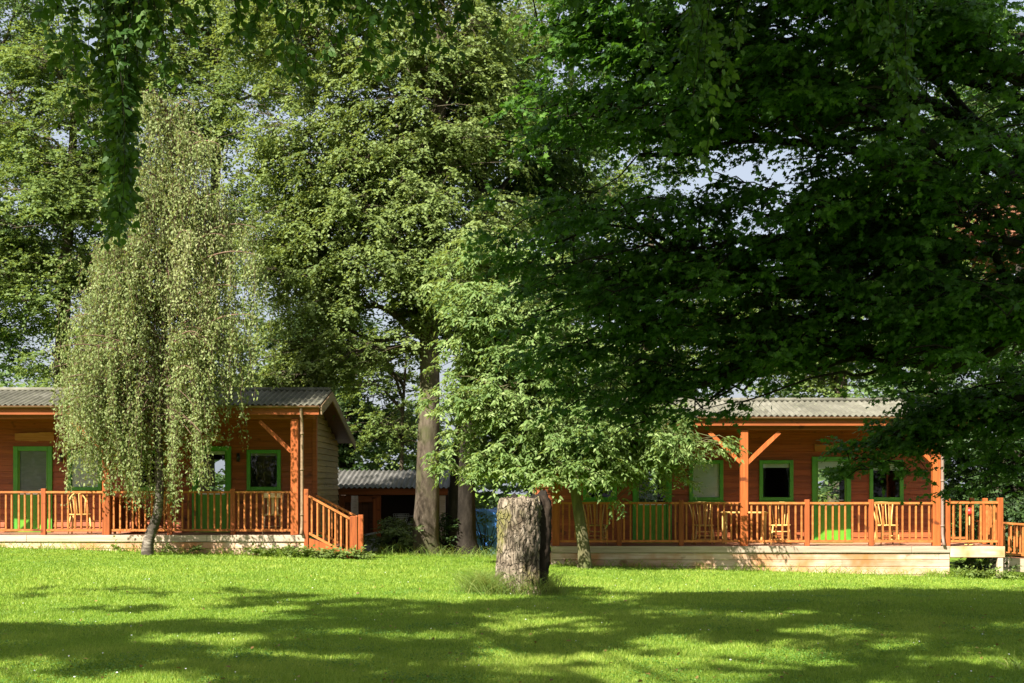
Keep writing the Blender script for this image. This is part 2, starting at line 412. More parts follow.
def tree(name, label, base, top, r0, ells, nb, cpb, crad, T, m, ll, shape, lmat, bmat, seed, droop=.25, ldown=.2, flat=.5,
         wid=.72, lean=None, zstart=(.25, .95), keep=None, spread=.6, tmin=.35, group=None, extra=None, rise=.35, cat='tree', limbr=.045, trunkpts=None, scaf=8):
    """trunk and limbs (one mesh), crown of leaf sprays carried by the limbs (one mesh)"""
    rng = np.random.default_rng(seed)
    base = np.array(base, float); top = np.array(top, float)
    o = thing(name, base, label, cat, group)
    tb = MB()
    if trunkpts is None:
        n = 14; t = np.linspace(0, 1, n)[:, None]
        tp = base + (top - base) * t
        tp[:, 0] += np.sin(t[:, 0] * 5 + seed) * .12 * np.linalg.norm(top - base) / 12 * t[:, 0]
        tp[:, 1] += np.cos(t[:, 0] * 4 + seed) * .1 * t[:, 0]
    else:
        tp = np.array(trunkpts, float); n = len(tp); t = np.linspace(0, 1, n)[:, None]
    tr = r0 * (1 - .72 * t[:, 0]) + r0 * .45 * np.exp(-t[:, 0] * 22)
    p0 = tp.copy(); p0[0, 2] -= .25
    if len(tp) > 3:
        tt = np.linspace(0, 1, 40)
        ps = np.stack([np.interp(tt, t[:, 0], p0[:, k]) for k in range(3)], 1)
        tb.tube(ps, np.interp(tt, t[:, 0], tr) + r0 * .25 * np.exp(-tt * 60), 18, lump=.035, rng=rng)
    w = np.array([e[1][0] * e[1][1] * e[1][2] for e in ells]) ** .75; w = w / w.sum()
    tips = []
    for i in range(nb):
        c, r = ells[rng.choice(len(ells), p=w)]
        v = norm(rng.normal(size=3)); tips.append(np.array(c) + v * np.array(r) * rng.uniform(.5, 1))
    tips += list(extra or [])
    cls = []; outs = []
    zt = tp[:, 2]
    tips = np.array(tips)
    ns = max(4, int(len(tips) / scaf))
    cen = tips[rng.choice(len(tips), ns, replace=False)]
    for _ in range(6):                                   # gather the boughs into a few main limbs
        lab = ((tips[:, None] - cen[None]) ** 2).sum(2).argmin(1)
        cen = np.array([tips[lab == j].mean(0) if (lab == j).any() else cen[j] for j in range(ns)])

    def wig(b, amp):
        n_ = len(b); u_ = np.linspace(0, 1, n_); env = np.sin(u_ * np.pi)[:, None]
        f1, f2 = rng.uniform(1.5, 4.5, 2); ph_ = rng.uniform(0, 6.28, 6)
        w_ = np.stack([np.sin(u_ * f1 * 3 + ph_[k]) + .5 * np.sin(u_ * f2 * 5 + ph_[k + 3]) for k in range(3)], 1)
        return b + w_ * env * amp

    def carry(q, tip):
        k = len(q)
        q2 = q + rng.normal(0, spread, (k, 3)) * np.array([1, 1, .5])
        if keep is not None:
            ok = np.array([keep(pp, rng) for pp in q2], bool); q, q2 = q[ok], q2[ok]
        for a, c in zip(q, q2):
            md = (a + c) / 2 + np.array([0, 0, .06])
            tb.tube(np.array([a, md, c]), [.011, .008, .004], 4, cap=False)
        cls.append(q2)
        outs.append(norm(q2 - np.array([top[0], top[1], 0]) * [1, 1, 0] - np.array([0, 0, 1]) * (q2[:, 2:3] - .3)))
    for j in range(ns):
        mem = tips[lab == j]
        if not len(mem): continue
        c = cen[j]; dh = np.linalg.norm((c - top)[:2])
        zs = np.clip(c[2] - rise * dh - rng.uniform(0, .8), zt[0] + (zt[-1] - zt[0]) * zstart[0], zt[0] + (zt[-1] - zt[0]) * zstart[1])
        st = np.array([np.interp(zs, zt, tp[:, k]) for k in range(3)])
        end = st + (c - st) * .86; L = np.linalg.norm(end - st)
        mid = (st + end) / 2; mid[2] += .14 * dh; mid[:2] += rng.normal(0, .08 * L, 2)
        b = wig(bez(st, mid, end, 18), .035 * L)
        rb = min(limbr * 1.6, .012 + .016 * math.sqrt(len(mem)) + .006 * L)
        tb.tube(b, np.linspace(rb, rb * .3, 18), 7, cap=False)
        for tip in mem:
            d = ((b - tip) ** 2).sum(1); i0 = max(4, int(d.argmin()) - int(rng.integers(3, 8)))
            i0 = min(i0, 16); s2 = b[i0]; L2 = np.linalg.norm(tip - s2)
            m2 = (s2 + tip) / 2 + np.array([0, 0, .12 * L2]) + rng.normal(0, .09 * L2, 3)
            b2 = wig(bez(s2, m2, tip, 10), .05 * L2)
            tb.tube(b2, np.linspace(min(rb * .5, .008 + .008 * L2), .004, 10), 5, cap=False)
            k = max(2, int(cpb * (0.6 + .4 * L2 / 3)))
            ts = tmin * .5 + (1 - tmin * .5) * rng.uniform(0, 1, k) ** .8
            carry(np.stack([np.interp(ts, np.linspace(0, 1, 10), b2[:, k_]) for k_ in range(3)], 1), tip)
    cl = np.concatenate(cls); ou = np.concatenate(outs)
    tb.build('trunk', bmat, o)
    rad = crad * rng.uniform(.7, 1.25, len(cl))
    p, ax, nn, LL, ti = sprays(rng, cl, ou, rad, T, m, ll, droop, flat, ldown)
    leaves('crown', shape, p, ax, nn, LL, LL * wid, ti, lmat, o)
    return o, len(p)


NLEAF = 0
# ------------------------------------------------------------------ ground
xs = np.unique(np.concatenate([np.linspace(-160, -20, 15), np.linspace(-20, 20, 81), np.linspace(20, 160, 15)]))
ys = np.unique(np.concatenate([np.linspace(-80, 0, 9), np.linspace(0, 40, 101), np.linspace(40, 300, 20)]))
XX, YY = np.meshgrid(xs, ys); ZZ = gz(XX, YY)
V = np.stack([XX.ravel(), YY.ravel(), ZZ.ravel()], 1); nx = len(xs)
Fc = [(j * nx + i, j * nx + i + 1, (j + 1) * nx + i + 1, (j + 1) * nx + i) for j in range(len(ys) - 1) for i in range(nx - 1)]
mb = MB(); mb.add(V, Fc, True); tag(mb.build('lawn', M['lawn']), kind='structure')

# mown blades
rg = np.random.default_rng(11)
N = 720000
u = rg.uniform(0, 1, N); Ya, Yb = 9.5, 33.5
Y = 1 / (1 / Ya + u * (1 / Yb - 1 / Ya))            # more blades where the lawn is close
X = rg.uniform(-1, 1, N) * (.42 * Y + 2.0)
ok = ~((Y > 29.9) & ((X < -4.4) | (X > .7)))
X, Y = X[ok], Y[ok]; N = len(X)
patch = np.sin(X * 1.3 + 2 * np.sin(Y * .7)) * np.sin(Y * 1.1 + 1.5 * np.sin(X * .8)) + .6 * np.sin(X * 3.7 + Y * 2.9) * np.sin(Y * 4.1 - X * 1.7)
for f_, a_ in ((.45, .7), (1.9, .5), (5.3, .45)):
    w_ = rg.uniform(-1, 1, (6, 2)) * f_ * 2; q_ = rg.uniform(0, 6.28, 6)
    patch = patch + a_ * sum(np.sin(X * w_[k_, 0] + Y * w_[k_, 1] + q_[k_]) for k_ in range(6)) / 2.4
C = np.stack([X, Y, gz(X, Y) - .004], 1)
lean = rg.normal(0, .55, (N, 3)); lean[:, 2] = 1
h = (.032 + .018 * rg.uniform(0, 1, N) + .006 * patch) * (1 + .012 * (Y - 10))
nn = rg.normal(size=(N, 3)); nn[:, 2] *= .2
wd = (.006 + .0006 * (Y - 10)) * rg.uniform(.7, 1.3, N)
leaves_o = leaves('grass', 'blade', C, lean, nn, h, wd, .47 + .105 * patch + rg.normal(0, .19, N), M['grass'])
tag(leaves_o, 'short mown grass of the lawn', 'grass', kind='stuff')
# daisies and clover heads
n = 110; Y = rg.uniform(10.5, 26, n); X = rg.uniform(-.39, .39, n) * Y
mb = MB()
for a, b in zip(X, Y):
    r = rg.uniform(.005, .009); z = float(gz(a, b)) + .045
    an = np.linspace(0, 6.28, 6, endpoint=False)
    mb.add([(a + r * math.cos(q), b + r * math.sin(q) * .8, z + r * .4 * math.sin(q * 1.0)) for q in an], [tuple(range(6))])
tag(mb.build('daisy_flowers', M['white']), 'tiny white daisies scattered through the lawn', 'flowers', kind='stuff')


n = 420; Y = 1 / rg.uniform(1 / 27, 1 / 10.3, n); X = rg.uniform(-.40, .40, n) * Y
C = np.stack([X, Y, gz(X, Y) + rg.uniform(.02, .045, n)], 1); d = rg.normal(size=(n, 3)); d[:, 2] *= .25; nn = rg.normal(0, .4, (n, 3)); nn[:, 2] = 1
m_lit = leaf_mat('fallen_leaf', (.10, .05, .02), (.2, .12, .04), (.3, .24, .07), .2)
tag(leaves('fallen_leaves', 'ovate', C, d, nn, rg.uniform(.03, .06, n), rg.uniform(.02, .035, n), rg.normal(.5, .3, n), m_lit), 'dry fallen leaves scattered on the lawn', 'leaves', kind='stuff')
cc = np.stack([rg.uniform(-.4, .4, 70), 1 / rg.uniform(1 / 22, 1 / 10.2, 70)], 1); cc[:, 0] *= cc[:, 1]
ii = rg.integers(0, 70, 16000); X = cc[ii, 0] + rg.normal(0, .22, len(ii)); Y = cc[ii, 1] + rg.normal(0, .22, len(ii)); n = len(X)
C = np.stack([X, Y, gz(X, Y) + rg.uniform(.025, .05, n)], 1); d = rg.normal(size=(n, 3)); d[:, 2] *= .3; nn = rg.normal(0, .4, (n, 3)); nn[:, 2] = 1
m_clo = leaf_mat('clover_leaf', (.05, .13, .02), (.09, .2, .03), (.16, .28, .06), .3)
tag(leaves('clover', 'ovate', C, d, nn, rg.uniform(.014, .024, n), rg.uniform(.012, .02, n), rg.normal(.5, .2, n), m_clo), 'clover patches in the lawn', 'clover', kind='stuff')


def blades(name, pts, hmin, hmax, w, mat, label, cat='grass', kind='stuff', seed=1, curl=.5, lean=.35, parent=None):
    r = np.random.default_rng(seed); pts = np.asarray(pts, float); n = len(pts)
    d = norm(np.concatenate([r.normal(0, lean, (n, 2)), np.ones((n, 1))], 1))
    hh = r.uniform(hmin, hmax, n); segs = 4; V = []; 
    sd = norm(np.cross(d, r.normal(size=(n, 3))))
    s = np.linspace(0, 1, segs)
    out = d.copy(); out[:, 2] = 0; out = norm(out + 1e-6)
    rows = []
    for q in s:
        c = pts + d * hh[:, None] * q + out * (hh * curl * q * q)[:, None]; c[:, 2] -= hh * curl * .5 * q ** 3
        ww = w * (1 - q * .93)
        rows.append(c - sd * ww); rows.append(c + sd * ww)
    A = np.stack(rows, 1).reshape(-1, 3)
    k = segs * 2; f = []
    base = np.arange(n) * k
    fi = np.concatenate([np.stack([base + 2 * i, base + 2 * i + 1, base + 2 * i + 3, base + 2 * i + 2], 1) for i in range(segs - 1)])
    me = bpy.data.meshes.new(name)
    if parent is not None:
        A = A - np.array(base_of(parent))
    me.vertices.add(len(A)); me.vertices.foreach_set('co', A.astype(np.float32).ravel())
    nf = len(fi)
    me.loops.add(nf * 4); me.loops.foreach_set('vertex_index', fi.astype(np.int32).ravel())
    me.polygons.add(nf); me.polygons.foreach_set('loop_start', np.arange(0, nf * 4, 4, dtype=np.int32)); me.polygons.foreach_set('loop_total', np.full(nf, 4, dtype=np.int32))
    at = me.attributes.new('tint', 'FLOAT', 'FACE')
    at.data.foreach_set('value', np.clip(np.tile(r.normal(.5, .22, n), segs - 1), 0, 1).astype(np.float32))
    me.materials.append(mat); me.update(calc_edges=True)
    o = link(name, me, parent)
    if label:
        tag(o, label, cat, kind=kind)
    return o


def on_ground(x, y):
    x = np.asarray(x, float); y = np.asarray(y, float)
    return np.stack([x, y, gz(x, y) - .01], 1)


# ------------------------------------------------------------------ cabins
def clad(mb, x0, x1, z0, z1, Yf, openings, bh=.142):
    """lapped boards on a south wall, cut round the openings"""
    zs = sorted(set([z0 + i * bh for i in range(int((z1 - z0) / bh) + 1)] + [z1] + [v for o in openings for v in o[2:4]]))
    zs = [z for z in zs if z0 - 1e-6 <= z <= z1 + 1e-6]
    for a, b in zip(zs[:-1], zs[1:]):
        if b - a < .004:
            continue
        xsn = [(x0, x1)]
        for (ox0, ox1, oz0, oz1) in openings:
            if a >= oz0 - 1e-6 and b <= oz1 + 1e-6:
                nw = []
                for (p, q) in xsn:
                    if ox0 > p: nw.append((p, min(q, ox0)))
                    if ox1 < q: nw.append((max(p, ox1), q))
                xsn = [v for v in nw if v[1] - v[0] > .002]
        k = (a - z0) / bh; fr0 = k - math.floor(k + 1e-6); fr1 = fr0 + (b - a) / bh
        ya, yb = Yf - .03 + .022 * fr0, Yf - .03 + .022 * fr1
        for (p, q) in xsn:
            aa = a + .009 if fr0 < .01 else a
            mb.add([(p, ya, aa), (q, ya, aa), (q, Yf, aa), (p, Yf, aa), (p, yb, b), (q, yb, b), (q, Yf, b), (p, Yf, b)],
                   [(0, 3, 2, 1), (4, 5, 6, 7), (0, 1, 5, 4), (1, 2, 6, 5), (2, 3, 7, 6), (3, 0, 4, 7)])
            mb.box((p, Yf, a), (q, Yf + .11, b))


def bands(d):
    pass


def frame_box(mb, x0, x1, z0, z1, y0, y1, w):
    mb.bbox((x0, y0, z0), (x0 + w, y1, z1), .006); mb.bbox((x1 - w, y0, z0), (x1, y1, z1), .006)
    mb.bbox((x0 + w, y0 + .002, z1 - w), (x1 - w, y1 - .002, z1 - .001), .006)
    mb.bbox((x0 + w, y0 + .002, z0 + .001), (x1 - w, y1 - .002, z0 + w), .006)


PY, WY = 30.0, 31.8        # post line and front wall of both cabins


def px2x(px, Y):
    return (px - 512) / F * Y


def add_window(root, pxc, D, blind=None, wpx=34, z=(.96, 1.90)):
    xc = px2x(pxc, WY); hw = wpx / F * WY / 2; z0, z1 = D + z[0], D + z[1]
    w = MB(); frame_box(w, xc - hw, xc + hw, z0, z1, WY - .06, WY + .05, .085)
    o = w.build('window', M['green'], root)
    s = MB(); s.bbox((xc - hw - .03, WY - .10, z0 - .04), (xc + hw + .03, WY - .032, z0 - .002)); s.build('sill', M['green'], o)
    g = MB(); g.add([(xc - hw + .083, WY - .01, z0 + .083), (xc + hw - .083, WY - .01, z0 + .083), (xc + hw - .083, WY - .01, z1 - .083), (xc - hw + .083, WY - .01, z1 - .083)], [(0, 1, 2, 3)]); g.build('pane', M['glass'], o)
    if blind:
        h, mt = blind
        b = MB(); b.box((xc - hw + .083, WY + .02, z1 - .083 - h * (z1 - z0 - .17)), (xc + hw - .083, WY + .03, z1 - .086))
        b.build('blind', mt, o)
    return (xc - hw + .04, xc + hw - .04, z0 + .04, z1 - .04)


def add_door(root, pxc, D, blind=None, wpx=39):
    xc = px2x(pxc, WY); hw = wpx / F * WY / 2; z0, z1 = D + .005, D + 1.98
    d = MB()
    fw = .11
    d.bbox((xc - hw, WY - .065, z0), (xc - hw + fw, WY + .04, z1)); d.bbox((xc + hw - fw, WY - .065, z0), (xc + hw, WY + .04, z1))
    d.bbox((xc - hw + fw, WY - .063, z1 - fw), (xc + hw - fw, WY + .038, z1 - .001))
    o = d.build('door', M['green'], root)
    l = MB(); a, b = xc - hw + fw + .004, xc + hw - fw - .004
    l.bbox((a, WY - .045, z0 + .03), (b, WY - .005, D + .86))
    l.bbox((a, WY - .043, D + .86), (a + .03, WY - .007, z1 - fw - .004)); l.bbox((b - .03, WY - .043, D + .86), (b, WY - .007, z1 - fw - .004))
    for k in range(1, 5):
        xk = a + (b - a) * k / 5
        l.box((xk - .004, WY - .049, z0 + .05), (xk + .004, WY - .0445, D + .83))
    l.build('door_panel', M['lime'], o)
    s = MB(); s.bbox((a + .031, WY - .05, D + .862), (b - .031, WY - .01, D + .91)); s.build('glazing_bar', M['white'], o)
    g = MB(); g.add([(a + .031, WY - .025, D + .911), (b - .031, WY - .025, D + .911), (b - .031, WY - .025, z1 - fw - .006), (a + .031, WY - .025, z1 - fw - .006)], [(0, 1, 2, 3)]); g.build('pane', M['glass'], o)
    h = MB(); h.tube([(b - .07, WY - .1, D + .98), (b - .19, WY - .1, D + .98)], .011, 8); h.tube([(b - .07, WY - .1, D + .98), (b - .07, WY - .04, D + .98)], .011, 8)
    h.build('handle', M['steel'], o)
    t = MB(); t.bbox((xc - hw - .02, WY - .2, D + .002), (xc + hw + .02, WY - .068, D + .035)); t.build('threshold', M['lime'], o)
    if blind:
        hh, mt = blind
        b2 = MB(); b2.box((a + .02, WY + .0, z1 - fw - hh * 1.0), (b - .02, WY + .01, z1 - fw - .005)); b2.build('blind', mt, o)
    return (xc - hw + .03, xc + hw - .03, D - .02, z1 - .03)


def add_sign(root, pxa, pxb, z, seed):
    r = np.random.default_rng(seed); a, b = px2x(pxa, WY), px2x(pxb, WY); n = 16
    x = np.linspace(a, b, n); e0 = z - .09 + np.cumsum(r.normal(0, .006, n)); e1 = z + .07 + np.cumsum(r.normal(0, .007, n))
    V = []
    for yy in (WY - .075, WY - .035):
        for i in range(n): V.append((x[i], yy, e0[i]))
        for i in range(n): V.append((x[i], yy, e1[i]))
    Fc = []
    for i in range(n - 1):
        Fc += [(i, i + 1, n + i + 1, n + i), (2 * n + i, 3 * n + i, 3 * n + i + 1, 2 * n + i + 1),
               (i, 2 * n + i, 2 * n + i + 1, i + 1), (n + i, n + i + 1, 3 * n + i + 1, 3 * n + i)]
    Fc += [(0, n, 3 * n, 2 * n), (n - 1, 3 * n - 1, 4 * n - 1, 2 * n - 1)]
    mb = MB(); mb.add(V, Fc); mb.build('name_plank', M['sign'], root)


def add_lamp(root, px, z):
    x = px2x(px, WY); mb = MB()
    mb.bbox((x - .035, WY - .06, z - .06), (x + .035, WY - .032, z + .06))
    mb.tube([(x, WY - .1, z - .1), (x, WY - .1, z + .1)], .038, 12)
    mb.box((x - .015, WY - .1, z - .015), (x + .015, WY - .055, z + .015))
    mb.build('wall_lamp', M['black'], root)


def railing(root, a, b, za, zb, hgt=.957, bal=.137, mat_rail=None, endpad=.0):
    """railing bay from a to b (x,y), floor heights za..zb: rails and each baluster"""
    a = np.array(a, float); b = np.array(b, float); d = b - a; L = np.linalg.norm(d); d /= L
    up = (0, 0, 1)
    p0 = np.array([*a, za]); p1 = np.array([*b, zb])
    o = MB(); o.bar(p0 + [0, 0, hgt - .025], p1 + [0, 0, hgt - .025], .095, .045); tr = o.build('railing', M['rail'], root)
    lo = MB(); lo.bar(p0 + [0, 0, .105], p1 + [0, 0, .105], .06, .05); lo.build('bottom_rail', M['rail'], tr)
    n = max(2, int(round(L / bal)))
    for i in range(n):
        t = (i + .5) / n
        c = p0 + (p1 - p0) * t; bb = MB()
        hw = .019; c = c + np.array([RNG.normal(0, .006), RNG.normal(0, .002), 0])
        bb.bbox((c[0] - hw, c[1] - hw, c[2] + .131), (c[0] + hw, c[1] + hw, c[2] + hgt - .049), .004)
        bb.build('baluster', M['rail'], tr)
    return tr


def newel(root, x, y, z0, z1, w=.105, name='newel_post', mat=None):
    mb = MB(); mb.bbox((x - w / 2, y - w / 2, z0), (x + w / 2, y + w / 2, z1), .01); return mb.build(name, mat or M['newel'], root)


def corrugated(mb, x0, x1, rows, wl=.13, amp=.02, th=.012):
    """rows: list of (y,z) from eave to eave; ridges along y"""
    n = int((x1 - x0) / wl * 8); x = np.linspace(x0, x1, n)
    w = amp * np.cos(2 * np.pi * x / wl)
    V = []; R = len(rows)
    for off in (0, -th):
        for (y, z) in rows:
            V.append(np.stack([x, np.full(n, y), z + w + off], 1))
    V = np.concatenate(V); Fc = []
    for j in range(R - 1):
        for i in range(n - 1):
            a = j * n + i; Fc.append((a, a + 1, a + n + 1, a + n))
            q = R * n + a; Fc.append((q, q + n, q + n + 1, q + 1))
    for i in range(n - 1):
        a = i; q = R * n + i; Fc.append((a, q, q + 1, a + 1))
        a = (R - 1) * n + i; q = R * n + a; Fc.append((a, a + 1, q + 1, q))
    for j in range(R - 1):
        for i in (0, n - 1):
            a = j * n + i; q = R * n + a; Fc.append((a, a + n, q + n, q))
    mb.add(V, Fc, False)


def cabin(label, D, xL, xR, roofL, roofR, deckL, deckR, posts, newels, wins, doors, signs, lamps, gnd, braces, rearwins, vis=(-1e9, 1e9)):
    root = thing('timber_cabin', ((xL + xR) / 2, WY, gnd), label, 'cabin', 'timber holiday cabins')
    RF, RR, RB = 29.8, 31.6, 36.2                 # eave, ridge, back eave
    zE, zR, zB = D + 2.84, D + 3.25, D + 2.25
    BW = 35.9

    def zroof(y):
        return zE + (zR - zE) * (y - RF) / (RR - RF) if y <= RR else zR + (zB - zR) * (y - RR) / (RB - RR)
    # roof
    r = MB(); corrugated(r, roofL, roofR, [(RF - .06, zroof(RF - .06)), (RF + .9, zroof(RF + .9)), (RR, zR), (RR + 2.3, zroof(RR + 2.3)), (RB + .05, zroof(RB + .05))])
    ro = r.build('roof', M['roof'], root)
    rc = MB(); rc.tube([(roofL + .03, RR, zR + .02), (roofR - .03, RR, zR + .02)], .055, 10); rc.build('ridge_cap', M['roof'], ro)
    ln = MB()
    for (ya, yb) in ((RF + .02, RR), (RR, RB - .02)):
        za, zb = zroof(ya) - .045, zroof(yb) - .045
        ln.add([(roofL + .06, ya, za), (roofR - .06, ya, za), (roofR - .06, yb, zb), (roofL + .06, yb, zb),
                (roofL + .06, ya, za - .03), (roofR - .06, ya, za - .03), (roofR - .06, yb, zb - .03), (roofL + .06, yb, zb - .03)],
               [(0, 1, 2, 3), (4, 7, 6, 5), (0, 4, 5, 1), (1, 5, 6, 2), (2, 6, 7, 3), (3, 7, 4, 0)])
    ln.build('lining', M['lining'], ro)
    for xe in (roofL, roofR):
        b = MB(); s = 1 if xe == roofR else -1
        for (ya, yb) in ((RF - .03, RR), (RR, RB)):
            za, zb = zroof(ya) - .03, zroof(yb) - .03
            b.add([(xe, ya, za), (xe + s * .03, ya, za), (xe + s * .03, yb, zb), (xe, yb, zb),
                   (xe, ya, za - .2), (xe + s * .03, ya, za - .2), (xe + s * .03, yb, zb - .2), (xe, yb, zb - .2)],
                  [(0, 1, 2, 3), (4, 7, 6, 5), (0, 4, 5, 1), (1, 5, 6, 2), (2, 6, 7, 3), (3, 7, 4, 0)])
        b.build('barge_board', M['barge'], ro)
    f = MB(); f.bbox((roofL + .035, RF, zE - .24), (roofR - .035, RF + .03, zE - .075)); f.build('fascia', M['beam'], ro)
    g = MB()
    n = 10; an = np.linspace(0, np.pi, n)
    yy = RF - .055 - .05 * np.cos(an); zz = zE - .045 - .05 * np.sin(an)
    prof = [(y, z) for y, z in zip(yy, zz)] + [(y, z) for y, z in zip(RF - .055 - .044 * np.cos(an[::-1]), zE - .045 - .044 * np.sin(an[::-1]))]
    K = len(prof); V = [(x, *p) for x in (roofL + .02, roofR - .02) for p in prof]
    g.add(V, [(i, (i + 1) % K, K + (i + 1) % K, K + i) for i in range(K)] + [tuple(range(K - 1, -1, -1)), tuple(range(K, 2 * K))])
    g.build('gutter', M['gutter'], ro)
    # beam on the posts, wall plate
    b = MB(); b.bbox((roofL + .15, PY - .06, D + 2.52), (roofR - .15, PY + .06, D + 2.70), .01); b.build('porch_beam', M['beam'], root)
    # walls
    ops = []
    for (px, bl) in wins: ops.append(add_window(root, px, D, bl))
    for (px, bl) in doors: ops.append(add_door(root, px, D, bl))
    w = MB(); clad(w, xL, xR, D - .03, zroof(WY) - .1, WY, ops); w.build('front_wall', M['wall'], root)
    for (px, z) in signs and [(s[0], s[2]) for s in signs]:
        pass
    for (pa, pb, z, sd) in signs: add_sign(root, pa, pb, D + z, sd)
    for (px, z) in lamps: add_lamp(root, px, D + z)
    for xe, s in ((xR, 1), (xL, -1)):
        w = MB(); z = D - .03; bh = .142
        while z < zroof(WY) - .09:
            z1 = min(z + bh, zR)
            ymax = BW
            while ymax > WY + .3 and zroof(ymax) - .09 < z1 + .0: ymax -= .03
            y0 = WY + .11
            if ymax > y0 + .3:
                xa, xb = xe + s * .036, xe + s * .006
                w.add([(xe, y0, z + .011), (xa, y0, z + .011), (xa, ymax, z + .011), (xe, ymax, z + .011), (xe, y0, z1), (xb, y0, z1), (xb, ymax, z1), (xe, ymax, z1)],
                      [(0, 3, 2, 1), (4, 5, 6, 7), (0, 1, 5, 4), (1, 2, 6, 5), (2, 3, 7, 6), (3, 0, 4, 7)])
                w.box((min(xe, xe - s * .1), y0, z), (max(xe, xe - s * .1), ymax, z1))
            z = z1
        w.build('side_wall', M['endwall'], root)
        c = MB(); c.bbox((xe + s * .001 - (.06 if s > 0 else 0), WY - .045, D - .03), (xe + s * .001 + (.06 if s < 0 else 0) + s * .045, WY + .105, zroof(WY) - .1)); c.build('corner_trim', M['wall'], root)
    # back wall with its windows, floor
    w = MB(); cuts = sorted([(px2x(p, BW), .45) for p in rearwins]); x = xL + .1
    for (cx, hw) in cuts:
        w.box((x, BW - .1, D - .03), (cx - hw, BW, zroof(BW) - .12)); w.box((cx - hw, BW - .1, D - .03), (cx + hw, BW, D + .8)); w.box((cx - hw, BW - .1, D + 1.75), (cx + hw, BW, zroof(BW) - .12)); x = cx + hw
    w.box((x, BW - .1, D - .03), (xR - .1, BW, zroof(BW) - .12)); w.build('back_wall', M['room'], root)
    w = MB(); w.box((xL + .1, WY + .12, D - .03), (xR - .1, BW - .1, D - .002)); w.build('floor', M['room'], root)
    # deck
    dk = MB(); y = PY - .12; i = 0
    while y < WY - .06:
        y1 = min(y + .145, WY - .035)
        dk.bbox((deckL, y, D - .032), (deckR, y1 - .006, D), .004); y = y + .145; i += 1
    dk.build('deck', M['deck'], root)
    e = MB(); xx = deckL; rr = np.random.default_rng(int(abs(xL) * 10))
    while xx < deckR - .01:
        x1 = min(xx + 3.9, deckR); e.bbox((xx + .002, PY - .155 + rr.uniform(0, .004), D - .14), (x1 - .002, PY - .122, D + .004), .006); xx = x1
    e.build('deck_edge', M['edge'], root)
    sk = MB(); zb = D - .15; k = 0
    gl = float(min(gz(deckL, PY), gz(deckR, PY))) - .15
    while zb > gl:
        hh = [.15, .145, .17][k % 3]; xx = deckL + [0, 0, 0][k % 3]; first = True
        while xx < deckR - .01:
            x1 = min(xx + (2.1 if (first and k % 2) else 4.2), deckR); first = False
            yo = rr.uniform(0, .006)
            sk.bbox((xx + .002, PY - .115 - yo, zb - hh + .009), (x1 - .003, PY - .085, zb), .005); xx = x1
        zb -= hh; k += 1
    for xe in (deckL, deckR):
        s = 1 if xe == deckL else -1
        sk.box((min(xe, xe + s * .03), PY - .084, gl), (max(xe, xe + s * .03), WY, D - .15))
    sk.build('deck_skirt', M['skirt'], root)
    # posts, braces
    for (px, sides) in posts:
        x = px2x(px, PY); newel(root, x, PY, D, D + 2.519, .165, 'porch_post', M['post'])
        for s in sides:
            b = MB(); b.bar((x + s * .06, PY, D + 1.80), (x + s * .76, PY, D + 2.47), .085, .125, (0, 1, 0)); b.build('brace', M['post'], root)
    # front railing bays
    allp = sorted([(px2x(p, PY), .165) for p, _ in posts] + [(px2x(p, PY), .105) for p in newels])
    for px in newels:
        newel(root, px2x(px, PY), PY, D, D + 1.01)
    for (a, wa), (b, wb) in zip(allp[:-1], allp[1:]):
        if b > vis[0] and a < vis[1]:
            railing(root, (a + wa / 2, PY), (b - wb / 2, PY), D, D)
    return root


DL, DR = .513, .274
left = cabin('timber cabin partly behind the weeping birch, with steps at its side', DL, -14.2, -4.54, -14.9, -4.13, -14.4, -4.485,
             [(107, (1, -1)), (295, (-1,)), (-81, (1,))], [44, -19, 170, 233],
             [(85, (1, M['blind'])), (147, None), (264, (.07, M['gblind'])), (-30, None)],
             [(33.5, (1, M['gblind'])), (212, (.08, M['blind']))],
             [(16, 55, 2.2, 3), (198, 224, 2.2, 4)], [(62.5, 1.72), (239, 1.72)], .1, None, [90, 215], vis=(-12.4, 0))
right = cabin('timber cabin with railed veranda under the dark maple, side landing at its end', DR, .55, 9.80, .25, 10.2, .85, 9.48,
              [(556, (1,)), (744, (1, -1)), (936, (-1,))], [619, 681, 807, 871],
              [(600, None), (706, (1, M['blind'])), (776, (.12, M['blind'])), (886, (.2, M['blind']))],
              [(652, None), (831, (.17, M['blind']))],
              [(814, 847, 2.2, 5), (636, 668, 2.2, 6)], [(862, 1.72)], -.2, None, [640, 822])


def pipe(root, x, ztop, zbot, y, mat):
    mb = MB(); mb.tube([(x, 29.76, ztop), (x, 29.78, ztop - .12), (x, y - .0, ztop - .3), (x, y, ztop - .5), (x, y, zbot + .25), (x, y - .05, zbot + .1), (x, y - .12, zbot)], .034, 10)
    for z in (ztop - .6, (ztop + zbot) / 2, zbot + .4):
        mb.tube([(x, y, z), (x, y, z + .04)], .042, 10)
    mb.build('downpipe', mat, root)


pipe(left, px2x(302, 29.9), DL + 2.78, DL + .02, 29.9, M['barge'])
pipe(right, px2x(942.5, 29.9), DR + 2.78, DR + .02, 29.9, M['pipe'])

# partition across the porch of the first cabin (behind its middle post)
xp = px2x(107, PY)
mb = MB()
for i in range(11):
    y = PY + .1 + i * .148
    mb.bbox((xp - .02, y, DL + .06), (xp + .02, y + .143, DL + .82), .004)
mb.build('porch_partition', M['post'], left)

